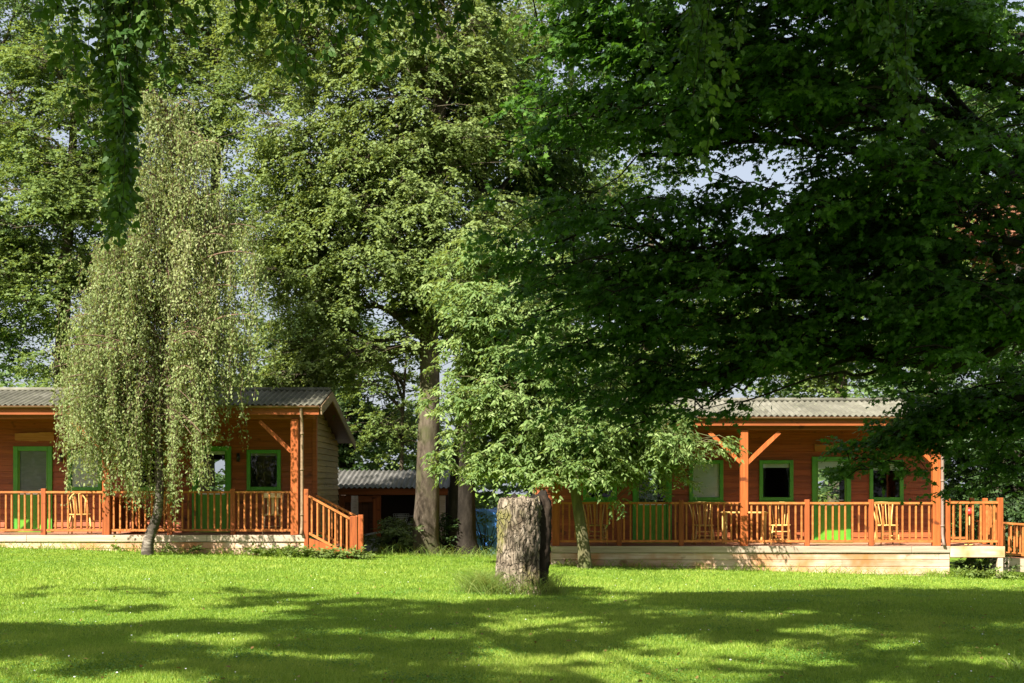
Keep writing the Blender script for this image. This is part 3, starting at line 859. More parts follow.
# steps at the side of the first cabin
sx0, sx1 = -4.485, px2x(354, 29.9)
st = MB()
for i in range(3):
    z = DL - .12 * (i + 1)
    st.bbox((sx0 + .02 + i * .33, 29.96, z - .035), (sx0 + .02 + (i + 1) * .33, 31.2, z), .005)
sto = st.build('stair', M['deck'], left)
for yy in (29.9, 31.25):
    g = MB(); zg = float(gz(sx1, yy))
    g.bar((sx0 + .005, yy, DL - .16), (sx1 - .05, yy, zg + .02), .04, .24, (0, 0, 1)); g.build('stringer', M['post'], sto)
newel(left, sx0 + .03, 29.9, float(gz(sx0, 29.9)) - .05, DL + 1.0, .1, mat=M['post'])
zg = float(gz(sx1, 29.9))
newel(left, sx1, 29.9, zg - .05, zg + .92, .165, mat=M['post'])
tr = railing(left, (sx0 + .085, 29.9), (sx1 - .085, 29.9), DL - .06, zg - .04, .93)
newel(left, sx1, 31.25, zg - .05, zg + .92, .12, mat=M['post'])
railing(left, (sx0 + .06, 31.25), (sx1 - .065, 31.25), DL - .06, zg - .04, .93)

# landing and ramp at the end of the second cabin
lx0, lx1 = 9.485, px2x(1003, PY)
mb = MB(); y = PY - .12
while y < WY + .1:
    mb.bbox((lx0 + .005, y, DR - .04), (lx1, y + .139, DR - .006), .004); y += .145
lo = mb.build('landing', M['deck'], right)
mb = MB(); mb.bbox((lx0, PY - .155, DR - .24), (lx1 - .01, PY - .122, DR - .003), .006); mb.build('landing_beam', M['skirt'], lo)
for xx, yy in ((lx1 - .1, PY - .08), (lx1 - .1, WY), (lx1 - .42, WY - .9)):
    newel(right, xx, yy, float(gz(xx, yy)) - .1, DR - .041, .12, 'landing_leg', M['edge'])
n0, n1 = px2x(947.5, PY), px2x(1000, PY)
newel(right, n0, PY, DR - .005, DR + 1.03, .105, mat=M['post']); newel(right, n1, PY, DR - .005, DR + 1.05, .115, mat=M['post'])
railing(right, (n0 + .055, PY), (n1 - .06, PY), DR, DR, .97)
railing(right, (n1, PY + .06), (n1, PY + .9), DR, DR, .97); newel(right, n1, PY + .95, DR - .005, DR + 1.03, .1, mat=M['post'])
newel(right, n1, WY + .05, DR - .005, DR + 1.03, .1, mat=M['post'])
railing(right, (n0, WY + .06), (n1 - .06, WY + .06), DR, DR, .97)
# ramp falling away from the landing
rx1 = lx1 + 3.2
for yy in (PY + 1.0, WY + .1):
    railing(right, (lx1 + .05, yy), (rx1, yy), DR - .30, DR - .52, .82)
    newel(right, rx1, yy, DR - .9, DR + .36, .1)
mb = MB(); mb.bar((lx1, PY + 1.4, DR - .3), (rx1, PY + 1.4, DR - .52), .9, .05); mb.build('ramp', M['deck'], right)
mb = MB(); mb.bar((lx1, PY + .92, DR - .42), (rx1, PY + .92, DR - .64), .04, .3); mb.build('ramp_skirt', M['edge'], right)


# ------------------------------------------------------------------ porch furniture
def chair_parts(root, mat, kind):
    """spindle chair facing -Y, seat 0.44 high; root at its foot"""
    bx, by, bz = root.location

    def bd(mb, name):
        for v in mb.v: v += np.array([bx, by, bz])
        return mb.build(name, mat, root)
    s = MB(); n = 18; an = np.linspace(0, 2 * np.pi, n, endpoint=False)
    sx = .23 * np.sign(np.cos(an)) * abs(np.cos(an)) ** .6; sy = .21 * np.sign(np.sin(an)) * abs(np.sin(an)) ** .6
    V = [(a, b, .41 - .0) for a, b in zip(sx * .93, sy * .93)] + [(a, b, .425) for a, b in zip(sx, sy)] + [(a, b, .445) for a, b in zip(sx, sy)] + [(a * .85, b * .85, .437) for a, b in zip(sx, sy)]
    Fc = [tuple(range(n - 1, -1, -1)), tuple(range(3 * n, 4 * n))]
    for j in range(3):
        Fc += [(j * n + i, j * n + (i + 1) % n, (j + 1) * n + (i + 1) % n, (j + 1) * n + i) for i in range(n)]
    s.add(V, Fc, True); bd(s, 'seat')
    for x in (-1, 1):
        for y in (-1, 1):
            l = MB(); l.tube([(x * .17, y * .15, .415), (x * .195, y * .18, .22), (x * .215, y * .205, 0)], [.015, .021, .013], 8); bd(l, 'leg')
    r = MB()
    rungs = (.12, .2, .29) if kind == 'fan' else (.16,)
    for z in rungs:
        q = .215 - .045 * z / .415
        r.tube([(-q, -.2 + .11 * z, z), (q, -.2 + .11 * z, z)], .013, 6)
    for x in (-1, 1):
        r.tube([(x * .2, -.18, .14), (x * .2, .18, .14)], .011, 6)
    bd(r, 'stretcher')
    b = MB()
    if kind == 'fan':
        b.tube([(-.27, .30, .90), (-.14, .335, .925), (0, .345, .93), (.14, .335, .925), (.27, .30, .90)], .021, 8)
        for t in np.linspace(-1, 1, 7):
            b.tube([(t * .17, .17, .435), (t * .2, .235, .66), (t * .25, .335 - .03 * abs(t), .915)], .0105 if abs(t) < .95 else .016, 6)
    elif kind == 'hoop':
        tt = np.linspace(0, np.pi, 15)
        b.tube([(-.235 * math.cos(a) * (1 - .06 * (1 - math.sin(a))), .17 + .14 * math.sin(a), .435 + .47 * math.sin(a) ** .8) for a in tt], .015, 8)
        for t in np.linspace(-.75, .75, 6):
            zz = .435 + .47 * (1 - t * t) ** .4
            b.tube([(t * .19, .17, .435), (t * .225, .17 + .14 * (zz - .435) / .47, zz)], .009, 6)
    else:
        b.bbox((-.22, .285, .80), (.22, .315, .91), .012)
        for x in (-.2, .2):
            b.tube([(x, .18, .43), (x, .23, .6), (x * 1.02, .295, .85)], .018, 6)
        for x in (-.09, 0, .09):
            b.bbox((x - .028, .235, .44), (x + .028, .25, .82), .004)
    bd(b, 'backrest')


def copy_thing(src, loc, rz, label):
    r = src.copy(); COL.objects.link(r); r.location = loc; r.rotation_euler = (0, 0, rz); r['label'] = label
    for ch in list(src.children):
        c = ch.copy(); COL.objects.link(c); c.parent = r
        for g in list(ch.children):
            d = g.copy(); COL.objects.link(d); d.parent = c
    return r


def cx(px, Y): return px2x(px, Y)


fan = thing('spindle_chair', (cx(703, 30.75), 30.75, DR), 'fan back wooden chair below the window with the pale closed blind', 'chair', 'fan back chairs on the veranda')
chair_parts(fan, M['chair'], 'fan')
copy_thing(fan, (cx(780, 30.8), 30.8, DR), -.08, 'fan back wooden chair below the dark window next to the braced middle post')
copy_thing(fan, (cx(887, 30.7), 30.7, DR), .1, 'fan back wooden chair below the window partly covered by maple leaves')
copy_thing(fan, (cx(596, 30.8), 30.8, DR), .12, 'fan back wooden chair half hidden by the young tree stem')
fan.rotation_euler.z = .07
hoop = thing('hoop_chair', (cx(80, 30.8), 30.8, DL), 'hoop back wooden chair below the window with a pale blind', 'chair', 'hoop back chairs on the porch')
chair_parts(hoop, M['chair'], 'hoop'); hoop.rotation_euler.z = .5
copy_thing(hoop, (cx(158, 30.85), 30.85, DL), -.6, 'hoop back wooden chair behind the birch stem')
pale = thing('splat_chair', (cx(272, 30.6), 30.6, DL), 'pale wooden splat back chair seen from behind near the corner post', 'chair')
chair_parts(pale, M['pale_chair'], 'splat'); pale.rotation_euler.z = math.pi + .25


def table(px, Y, D, w, d, label, mat):
    x = cx(px, Y); t = thing('porch_table', (x, Y, D), label, 'table', 'small tables on the porches')
    a = MB(); a.bbox((x - w / 2, Y - d / 2, D + .69), (x + w / 2, Y + d / 2, D + .725), .006); a.build('tabletop', mat, t)
    for sx in (-1, 1):
        for sy in (-1, 1):
            l = MB(); l.bbox((x + sx * (w / 2 - .06) - .025, Y + sy * (d / 2 - .06) - .025, D), (x + sx * (w / 2 - .06) + .025, Y + sy * (d / 2 - .06) + .025, D + .69), .004); l.build('leg', mat, t)


table(744, 31.2, DR, 1.0, .55, 'low wooden table between two fan back chairs behind the braced post', M['chair'])
table(128, 31.0, DL, .6, .5, 'small wooden table beside the porch partition', M['post'])
# red lantern and a bench on the landing
x = cx(970, 30.6)
t = thing('red_lantern', (cx(969.5, 30.5), 30.5, DR), 'small red round lantern on a stand behind the landing balusters', 'lantern')
mb = MB(); xx = cx(969.5, 30.5); a = np.linspace(-1.45, 1.45, 9); mb.tube([(xx, 30.5, DR + .74 + .085 * math.sin(q)) for q in a], [.085 * math.cos(q) + .004 for q in a], 14); mb.build('shade', M['red'], t)
mb = MB(); mb.tube([(xx, 30.5, DR), (xx, 30.5, DR + .02)], .12, 14); mb.tube([(xx, 30.5, DR + .02), (xx, 30.5, DR + .66)], .014, 8); mb.build('stand', M['chair'], t)

# ------------------------------------------------------------------ open shed between the cabins
SY = 37.0
sg = float(gz(-3.8, SY)) - .05
xa, xb = cx(326, SY), cx(448, SY)
zF, zK = EYE - 2.5 / F * SY, EYE + 13 / F * (SY + 2.2)
shed = thing('open_shed', ((xa + xb) / 2, SY, sg), 'low open timber shed with grey corrugated roof between the cabins', 'shed')
mb = MB(); corrugated(mb, xa - .1, xb + .1, [(SY - .25, zF - .0), (SY + 2.3, zK + .05)], .14, .022); sr = mb.build('roof', M['shedroof'], shed)
mb = MB(); mb.bbox((xa, SY - .13, zF - .2), (xb, SY - .09, zF - .025)); mb.build('fascia', M['beam'], sr)
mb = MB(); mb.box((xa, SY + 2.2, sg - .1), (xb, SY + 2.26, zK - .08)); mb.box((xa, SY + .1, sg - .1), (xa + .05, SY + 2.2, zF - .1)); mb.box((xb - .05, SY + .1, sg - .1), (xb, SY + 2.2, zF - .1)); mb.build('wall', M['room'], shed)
for p, w, mt in ((377, .2, 'post'), (342, .14, 'beam'), (442.5, .16, 'edge')):
    newel(shed, cx(p, SY), SY, sg - .1, zF - .21, w, 'post', M[mt])
mb = MB(); mb.tube([(cx(355, SY - .2), SY - .25, sg - .1), (cx(355, SY - .2), SY - .24, zF - .22)], [.11, .095], 12, lump=.02); mb.build('log_post', M['edge'], shed)
mb = MB(); mb.bbox((cx(342, SY) + .071, SY - .05, zF - .40), (cx(377, SY) - .101, SY + .03, zF - .215)); mb.build('header', M['beam'], shed)
mb = MB()
for i in range(5):
    xw = cx(342, SY) + .072 + i * .16
    mb.bbox((xw, SY + .05, sg), (xw + .155, SY + .085, zF - .40))
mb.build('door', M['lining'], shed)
# grey crate with its lid askew
qx = cx(369, 35.6); qz = float(gz(qx, 35.6)) - .02
t = thing('plastic_crate', (qx, 35.6, qz), 'pale grey plastic crate with its lid askew by the shed', 'crate')
mb = MB(); w0, w1 = .24, .29
V = [(qx - w0, 35.35, qz), (qx + w0, 35.35, qz), (qx + w0, 35.85, qz), (qx - w0, 35.85, qz), (qx - w1, 35.32, qz + .4), (qx + w1, 35.32, qz + .4), (qx + w1, 35.88, qz + .4), (qx - w1, 35.88, qz + .4)]
mb.add(V, [(0, 3, 2, 1), (0, 1, 5, 4), (1, 2, 6, 5), (2, 3, 7, 6), (3, 0, 4, 7), (4, 5, 6, 7)]); mb.bbox((qx - w1 - .02, 35.3, qz + .34), (qx + w1 + .02, 35.9, qz + .395)); mb.build('body', M['greyp'], t)
mb = MB(); mb.bar((qx - .3, 35.6, qz + .43), (qx + .36, 35.6, qz + .56), .6, .04); mb.build('lid', M['greyp'], t)
# bicycle in the shade of the shed
bx, byy = cx(402, 37.6), 37.6
bi = thing('bicycle', (bx, byy, sg), 'white bicycle with a basket parked in the dark shed bay', 'bicycle')
dv = norm(np.array([.55, .83, 0])); sdv = np.array([dv[1], -dv[0], 0]); b0 = np.array([bx, byy, sg])
for k in (0, 1):
    c = b0 + dv * (.0 + 1.02 * k) + [0, 0, .33]; w = MB(); a = np.linspace(0, 2 * np.pi, 25)
    w.tube([c + dv * .31 * math.cos(q) + UP * .31 * math.sin(q) for q in a], .02, 6, cap=False); wo = w.build('wheel', M['rubber'], bi)
    r = MB()
    for q in np.linspace(0, np.pi, 7)[:-1]:
        r.tube([c + dv * .3 * math.cos(q) + UP * .3 * math.sin(q), c - dv * .3 * math.cos(q) - UP * .3 * math.sin(q)], .003, 4)
    r.build('spokes', M['steel'], wo)
f = MB(); H = b0 + dv * .18 + UP * .85; BB = b0 + dv * .52 + UP * .28; ST = b0 + dv * .66 + UP * .8; RX = b0 + dv * 1.02 + UP * .33; FX = b0 + UP * .33
for a, b in ((H, BB), (H - UP * .08, ST), (ST, BB), (ST, RX), (BB, RX), (H + UP * .12, FX)):
    f.tube([a, b], .018, 8)
f.build('frame', M['white'], bi)
f = MB(); hb = H + UP * .16; f.tube([hb - sdv * .28, hb - sdv * .1 - dv * .03, hb + sdv * .1 - dv * .03, hb + sdv * .28], .012, 6); f.build('handlebar', M['steel'], bi)
f = MB(); sb = ST + UP * .1; f.tube([sb - dv * .13, sb, sb + dv * .12], [.03, .05, .075], 8); f.tube([ST, sb], .012, 6); f.build('saddle', M['black'], bi)
f = MB(); kb = H - dv * .22 + UP * .02
for z in np.linspace(0, .2, 5):
    q = .13 + z * .2
    f.tube([kb + sdv * q * a + dv * q * .8 * b + UP * z for a, b in ((-1, -1), (1, -1), (1, 1), (-1, 1), (-1, -1))], .007, 5)
for a in np.linspace(-1, 1, 5):
    for b in (-1, 1): f.tube([kb + sdv * .13 * a + dv * .104 * b, kb + sdv * .17 * a + dv * .136 * b + UP * .2], .006, 5)
f.build('basket', M['white'], bi)
# blue tarpaulin over a heap
tx = cx(492, 36.4); tz = float(gz(tx, 36.4))
n = 26; gx, gy = np.meshgrid(np.linspace(-1, 1, n), np.linspace(-1, 1, n))
rr = np.maximum(abs(gx), abs(gy)); hgt = 1.28 * np.clip(1.0 - ((rr - .55) / .45).clip(0, 1) ** 1.5, 0, 1) + .05 * np.sin(gx * 9 + gy * 4) + .04 * np.sin(gy * 11 - gx * 5)
sc = np.where(rr > .55, .55 + (rr - .55) * .35, rr) / np.maximum(rr, 1e-6)
V = np.stack([(tx + gx * sc * .8).ravel(), (36.4 + gy * sc * .9).ravel(), (tz - .02 + np.maximum(hgt, 0) * .95).ravel()], 1)
mb = MB(); mb.add(V, [(j * n + i, j * n + i + 1, (j + 1) * n + i + 1, (j + 1) * n + i) for j in range(n - 1) for i in range(n - 1)], True)
tag(mb.build('blue_tarpaulin', M['blue']), 'bright blue tarpaulin draped over a heap behind the stump', 'tarpaulin')

# ------------------------------------------------------------------ the cut stump
SYY = 21.0; sxc = px2x(522, SYY); sz = float(gz(sxc, SYY))
st = thing('tree_stump', (sxc, SYY, sz), 'tall thick cut tree stump with a dark rotted hollow side on the lawn', 'stump')
rs = np.random.default_rng(5)
na, nh = 160, 90; a = np.linspace(0, 2 * np.pi, na, endpoint=False)
ph = rs.uniform(0, 6.28, 12)
V = []
for j in range(nh):
    t = j / (nh - 1); z = sz - .15 + t * 1.62
    R = .345 + .13 * np.exp(-t * 8) * (1 + .55 * np.sin(5 * a + 1.2)) + .03 * t - .02 * math.sin(t * 3)
    r = R * (.97 + .05 * np.sin(3 * a + ph[0] + t) + .04 * np.sin(5 * a + ph[1] - 2 * t) + .03 * np.sin(9 * a + ph[2] + 3 * t) + .062 * np.abs(np.sin(8.5 * a + ph[3] + 2.2 * t + .9 * np.sin(9 * t))) + .045 * np.abs(np.sin(15.5 * a + ph[4] - 3 * t + .8 * np.sin(14 * t + 2))) + .015 * np.sin(41 * a + 30 * t + ph[5]) + .012 * np.sin(23 * a - 47 * t + ph[6]) + rs.normal(0, .009, na))
    r = r * (1 - .16 * max(0, (t - .9) / .1) ** 2) * (1 + .05 * np.sin(2 * a + 2.6 * t + .8))
    # deep rotted fold on the east side
    fold = np.exp(-((np.angle(np.exp(1j * (a - (-.62)))) / .17) ** 2)) * np.clip(1.3 - .8 * t, .5, 1) * .26
    bulge = np.exp(-((np.angle(np.exp(1j * (a + .12))) / .42) ** 2)) * .055 * np.clip((t - .25) * 6, 0, 1)
    r = r * (1 - fold) + bulge * .9
    x = sxc + r * np.cos(a) + .03 * math.sin(t * 2.2); y = SYY + r * np.sin(a)
    zz = np.full(na, z)
    if j == nh - 1:
        zz = z + .05 * np.cos(a - .3) + .03 * np.sin(3 * a + 1) + .02 * np.sin(7 * a) + .012 * np.sin(19 * a + 1) + rs.normal(0, .01, na); x = sxc + (x - sxc) * .94; y = SYY + (y - SYY) * .94
    V.append(np.stack([x, y, zz], 1))
V = np.concatenate(V)
Fo = [(j * na + i, j * na + (i + 1) % na, (j + 1) * na + (i + 1) % na, (j + 1) * na + i) for j in range(nh - 1) for i in range(na)]
ang = lambda i: np.angle(np.exp(1j * (a[i] + .27)))
edge_ = lambda f: .47 + .07 * math.sin((f[0] // na) * .31) + .05 * math.sin((f[0] // na) * .83 + 1) + .04 * math.sin((f[0] // na) * 1.9)
isrot = [abs(ang(f[0] % na)) < edge_(f) and (f[0] // na) > 12 + 8 * math.sin(f[0] % na) for f in Fo]
bark = [f for f, q_ in zip(Fo, isrot) if not q_]
rot = [f for f, q_ in zip(Fo, isrot) if q_]
mb = MB(); mb.add(V, bark, True); mb.build('trunk', M['stump'], st)
mb = MB(); mb.add(V, rot, True); mb.build('rotted_side', M['rot'], st)
topv = V[-na:]; cen = topv.mean(0)
mb = MB(); mb.add(np.concatenate([topv, cen + (topv - cen) * [.86, .86, 1] - [0, 0, .03], cen + (topv - cen) * [.45, .45, .3] - [0, 0, .09], [cen - [0, 0, .12]]]),
                  [(i, (i + 1) % na, na + (i + 1) % na, na + i) for i in range(na)] + [(na + i, na + (i + 1) % na, 2 * na + (i + 1) % na, 2 * na + i) for i in range(na)] + [(2 * na + i, 2 * na + (i + 1) % na, 3 * na) for i in range(na)], True)
mb.build('cut_top', M['darkbark'], st)
# long grass round it
n = 1500; th = rs.uniform(0, 6.28, n); q = .36 + abs(rs.normal(0, .2, n))
gx_ = sxc + q * np.cos(th) * 1.1 - .12 * (q > .4); gy_ = SYY + q * np.sin(th) * .8
blades('long_grass', on_ground(np.concatenate([gx_, sxc - .52 + rs.normal(0, .16, 1100)]), np.concatenate([gy_, SYY - .1 + rs.normal(0, .2, 1100)])), .15, .62, .004, M['longgrass'], 'long uncut grass growing round the foot of the stump', seed=3)

# ------------------------------------------------------------------ trees
def cut(*boxes):
    """leave gaps in a crown: (px0,px1,py0,py1,probability of a clump being missing)"""
    def k(p, rng):
        x = 512 + p[0] / p[1] * F; y = HZ - (p[2] - EYE) / p[1] * F
        for (a, b, c, d, pr) in boxes:
            u = ((x - (a + b) / 2) / ((b - a) / 2)) ** 2 + ((y - (c + d) / 2) / ((d - c) / 2)) ** 2
            if u < 1 and rng.uniform() < pr: return False
        return True
    return k


def ell(px, py, Y, rx, ry, rz):
    """crown lobe centred on a photo place; radii in metres"""
    return (P(px, py, Y), (rx, ry, rz))


G0 = 'tall trees behind the cabins'


def bg(name, label, px, Y, topz, ells, nb, mat, seed, cpb=11, ll=.15, r0=.3, bark='bark', **kw):
    global NLEAF
    x = px2x(px, Y)
    kw.setdefault('crad', .62); kw.setdefault('T', 9); kw.setdefault('m', 11); ll = ll * .68
    kw.setdefault('shape', 'quad'); kw.setdefault('spread', .55)
    o, n = tree(name, label, (x, Y, float(gz(x, Y))), (x + .3, Y, topz), r0, ells, nb, cpb, kw.pop('crad'), kw.pop('T'), kw.pop('m'), ll, kw.pop('shape'), M[mat], M[bark], seed, group=kw.pop('group', G0), **kw)
    NLEAF += n
    return o


bg('broadleaf_tree', 'tall cool green tree over the roof at the edge of the photo', -25, 43, 15.5,
   [ell(-10, 60, 43, 4.2, 3, 3.2), ell(20, 200, 42, 3.6, 2.6, 2.8), ell(-20, 320, 42, 3.4, 2.5, 2.6)], 132, 'lf_blue', 21,
   keep=cut((35, 80, 105, 155, .7)))
bg('broadleaf_tree', 'yellow green tree with layered boughs between roof and birch', 60, 41, 14,
   [ell(70, 110, 41, 2.8, 2.2, 3.4), ell(50, 250, 40.5, 3.2, 2.2, 2.6), ell(80, 350, 40.5, 2.6, 2, 1.8)], 111, 'lf_yellow', 22,
   keep=cut((35, 80, 105, 155, .7)))
bg('broadleaf_tree', 'tall green tree rising behind the weeping birch', 205, 44, 16,
   [ell(150, 40, 44, 3.6, 3, 3), ell(240, 60, 43, 3.4, 2.6, 3.2), ell(190, 190, 44, 3, 2.4, 3.2), ell(250, 340, 43, 2.2, 2, 2.8)], 138, 'lf_yellow', 23,
   keep=cut((225, 290, 135, 185, .85), (120, 160, 195, 235, .6)))
# the big tree whose trunk stands free of the cabins
CX, CY = px2x(425, 33.2), 33.2
tp = [P(424, 556, CY), P(425, 540, CY), P(427, 500, CY), P(428, 440, CY), P(430, 380, CY), P(428, 300, CY), P(430, 220, CY), P(436, 140, CY), P(444, 80, CY), P(440, 0, CY), P(430, -70, CY)]
o, n = tree('broadleaf_tree', 'large feathery tree with thick bare grey trunk beside the shed', (CX, CY, float(gz(CX, CY))), tp[-1], .33,
            [ell(330, 250, 33, 2.4, 2.0, 2.3), ell(310, 150, 33.5, 2.3, 2, 1.9), ell(390, 120, 33, 2.4, 2.2, 2.4), ell(350, 330, 32.8, 2.2, 1.6, 1.2), ell(440, 30, 33.5, 2.6, 2.4, 1.8),
             ell(480, 110, 33.5, 1.6, 1.8, 1.6), ell(300, 375, 33.4, 1.4, 1.2, .6), ell(290, 40, 34, 2, 2, 1.6), ell(285, 240, 33, 1.2, 1.4, 2.2), ell(400, 230, 32.4, 1.3, 1.2, 1.9), ell(425, 260, 31.9, 1.2, .8, 2.0), ell(430, 150, 32, 1.3, .9, 1.6), ell(482, 230, 32.8, .9, .8, 1.9)], 340, 11, .5, 9, 10, .092, 'quad', M['lf_lime'], M['bark'], 31,
            droop=.55, ldown=.45, spread=.42, group=G0, trunkpts=tp, zstart=(.33, .98), limbr=.06,
            keep=cut((355, 398, 282, 345, .97), (425, 465, 75, 125, .75), (402, 452, 345, 520, .9)))
NLEAF += n
DX = px2x(461, 34.0)
tpd = [P(461, 556, 34), P(461, 540, 34), P(462, 500, 34), P(466, 440, 34), P(472, 380, 34), P(476, 300, 34), P(480, 200, 34), P(482, 120, 34)]
o, n = tree('broadleaf_tree', 'dark trunked tree half hidden behind the bare grey trunk', (DX, 34.0, float(gz(DX, 34))), tpd[-1], .42,
            [ell(500, 150, 36, 3, 2, 3), ell(540, 280, 36, 3, 2, 2.6), ell(470, 300, 36, 1.2, 1, 2.4)], 70, 11, .6, 7, 7, .15, 'quad', M['lf_dark'], M['darkbark'], 32,
            group=G0, trunkpts=tpd, zstart=(.4, .98), limbr=.06)
NLEAF += n
bg('broadleaf_tree', 'sunlit yellow green sapling above the shed roof', 398, 39.5, 6.2, [ell(392, 420, 39.5, .9, .9, 1.3), ell(372, 360, 39.5, 1.3, 1, 1.0)], 30, 'lf_yellow', 33, cpb=7, ll=.13, r0=.08, crad=.4)
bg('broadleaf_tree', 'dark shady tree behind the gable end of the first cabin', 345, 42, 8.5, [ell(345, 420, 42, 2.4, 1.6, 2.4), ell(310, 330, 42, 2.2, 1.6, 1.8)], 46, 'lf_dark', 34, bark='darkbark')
bg('broadleaf_tree', 'pale green tree far behind the maple and second cabin roof', 640, 45, 10.5, [ell(640, 330, 45, 4.2, 2.6, 3.2), ell(560, 230, 45, 3, 2, 2.5)], 70, 'lf_yellow', 35, ll=.17,
   keep=cut((640, 800, 20, 260, .9)))
bg('broadleaf_tree', 'spreading sunlit tree behind the second cabin seen under the maple boughs', 835, 43, 9.5, [ell(830, 330, 43, 3.8, 2.4, 2.6), ell(900, 250, 43, 3, 2.2, 2.5)], 76, 'lf_yellow', 36, ll=.16)
bg('broadleaf_tree', 'copper leaved tree glimpsed through maple branches at the photo edge', 1000, 46, 11.5, [ell(985, 235, 46, 2.6, 2, 1.7)], 40, 'lf_copper', 37, ll=.16)
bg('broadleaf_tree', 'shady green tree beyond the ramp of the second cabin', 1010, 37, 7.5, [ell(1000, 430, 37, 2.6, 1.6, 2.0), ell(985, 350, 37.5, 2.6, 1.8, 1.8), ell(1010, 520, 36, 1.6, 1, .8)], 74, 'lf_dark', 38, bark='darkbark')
bg('broadleaf_tree', 'tall pale green tree topping the gap behind the maple', 930, 50, 16, [ell(930, 90, 50, 4.5, 3, 4), ell(1010, 130, 50, 3.5, 3, 4.0)], 64, 'lf_blue', 39, ll=.19, crad=.75)
bg('broadleaf_tree', 'tall tree rising behind the dark trunked tree', 560, 48, 17, [ell(560, 60, 48, 3.5, 2.6, 3.4), ell(600, 150, 48, 3, 2.4, 3)], 56, 'lf_blue', 40, ll=.18, crad=.7)

# far wood and undergrowth behind everything
rw = np.random.default_rng(51); K = 1500
X = rw.uniform(-30, 30, K); Y = rw.uniform(54, 62, K); Z = rw.uniform(0, 1, K) * (5.6 + 1.4 * np.sin(X * .5) + .9 * np.sin(X * 1.3)) - .2
cl = np.stack([X, Y, Z], 1); ou = norm(np.stack([rw.normal(0, .3, K), -np.ones(K), rw.normal(.3, .3, K)], 1))
p, ax, nn, LL, ti = sprays(rw, cl, ou, np.full(K, 1.1), 7, 7, .3, .2)
tag(leaves('far_wood', 'quad', p, ax, nn, LL, LL * .75, ti, M['lf_blue']), 'far wood closing the view behind the trees', 'wood', kind='stuff'); NLEAF += len(p)
K = 1100
X = rw.uniform(-45, 45, K); Y = rw.uniform(-42, -34, K); Z = rw.uniform(0, 1, K) * (8 + 2 * np.sin(X * .4)) - .2
cl = np.stack([X, Y, Z], 1); ou = norm(np.stack([rw.normal(0, .3, K), np.ones(K), rw.normal(.3, .3, K)], 1))
p, ax, nn, LL, ti = sprays(rw, cl, ou, np.full(K, 1.3), 6, 6, .4, .2)
tag(leaves('opposite_wood', 'quad', p, ax, nn, LL, LL * .75, ti, M['lf_dark']), 'dark wood on the far side of the lawn behind the camera', 'wood', kind='stuff'); NLEAF += len(p)
K = 620
X = rw.uniform(-17, 18, K); Y = rw.uniform(39.5, 42, K); Z = rw.uniform(0, 1, K) ** .8 * (2.0 + .7 * np.sin(X * .9) + .5 * np.sin(X * 2.1)) - .35
cl = np.stack([X, Y, Z], 1); ou = norm(np.stack([rw.normal(0, .3, K), -np.ones(K), rw.normal(.5, .3, K)], 1))
p, ax, nn, LL, ti = sprays(rw, cl, ou, np.full(K, .55), 7, 7, .16, .2)
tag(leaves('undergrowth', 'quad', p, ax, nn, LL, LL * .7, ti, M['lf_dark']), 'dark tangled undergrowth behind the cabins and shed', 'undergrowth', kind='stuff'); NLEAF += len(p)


def shrub(label, px, Y, w, h, mat, seed, n=40, ll=.09, name='shrub', group=None):
    global NLEAF
    r = np.random.default_rng(seed); x = px2x(px, Y); z = float(gz(x, Y))
    o = thing(name, (x, Y, z), label, 'shrub', group); st = MB(); cl = []
    for i in range(n):
        tip = np.array([x + r.normal(0, w * .38), Y + r.normal(0, w * .3), z + h * (.25 + .75 * r.uniform() ** .7) ])
        st.tube(bez(np.array([x + r.normal(0, .05), Y, z - .05]), np.array([(x * .6 + tip[0] * .4), Y, z + h * .5]), tip, 6), np.linspace(.014, .004, 6), 5, cap=False); cl.append(tip)
    st.build('stem', M['darkbark'], o); cl = np.array(cl)
    ou = norm(cl - [x, Y, z + h * .3]); p, ax, nn, LL, ti = sprays(r, cl, ou, np.full(n, .24 * h + .05), 6, 6, ll, .3)
    leaves('foliage', 'quad', p, ax, nn, LL, LL * .6, ti, M[mat], o); NLEAF += len(p)


shrub('rounded green shrub at the foot of the bare grey trunk', 398, 33.4, 1.1, .75, 'lf_shrub', 61, 60)
shrub('leafy green shrub under the side landing', 982, 30.4, .6, .5, 'lf_shrub', 62, 22, .08)
shrub('dark ivy like shrub between the two big trunks', 444, 33.8, .5, .9, 'lf_dark', 63, 30)
shrub('dark thin shrub in front of the blue tarpaulin', 486, 35.0, .7, 1.25, 'lf_dark', 64, 13, .09)
shrub('tall bright shrub seen through the back window of the second cabin', 822, 38.6, 2.2, 2.0, 'lf_yellow', 65, 60, .12)

# ---- weeping birch
rb = np.random.default_rng(71); BY = 28.9
bt = [P(149, 560, BY), P(147, 548, BY), P(150, 535, BY), P(157, 518, BY), P(160, 495, BY), P(158, 440, BY), P(160, 380, BY), P(166, 310, BY), P(170, 250, BY), P(172, 200, BY), P(168, 150, BY), P(166, 100, BY)]
bt = np.array(bt); bt[0, 2] -= .2
bo = thing('weeping_birch', (bt[0][0], BY, float(gz(bt[0][0], BY))), 'weeping birch with crooked pale stem and hanging olive strands before the first cabin', 'tree')
tt = np.linspace(0, 1, len(bt)); q = np.linspace(0, 1, 50)
ps = np.stack([np.interp(q, tt, bt[:, k]) for k in range(3)], 1)
for _ in range(2): ps[1:-1] = (ps[:-2] + 2 * ps[1:-1] + ps[2:]) / 4
mb = MB(); mb.tube(ps, np.interp(q, [0, .08, .4, 1], [.15, .125, .085, .02]), 14, lump=.05, rng=rb)
lim = MB()
PTS = []; DIR = []; TIN = []
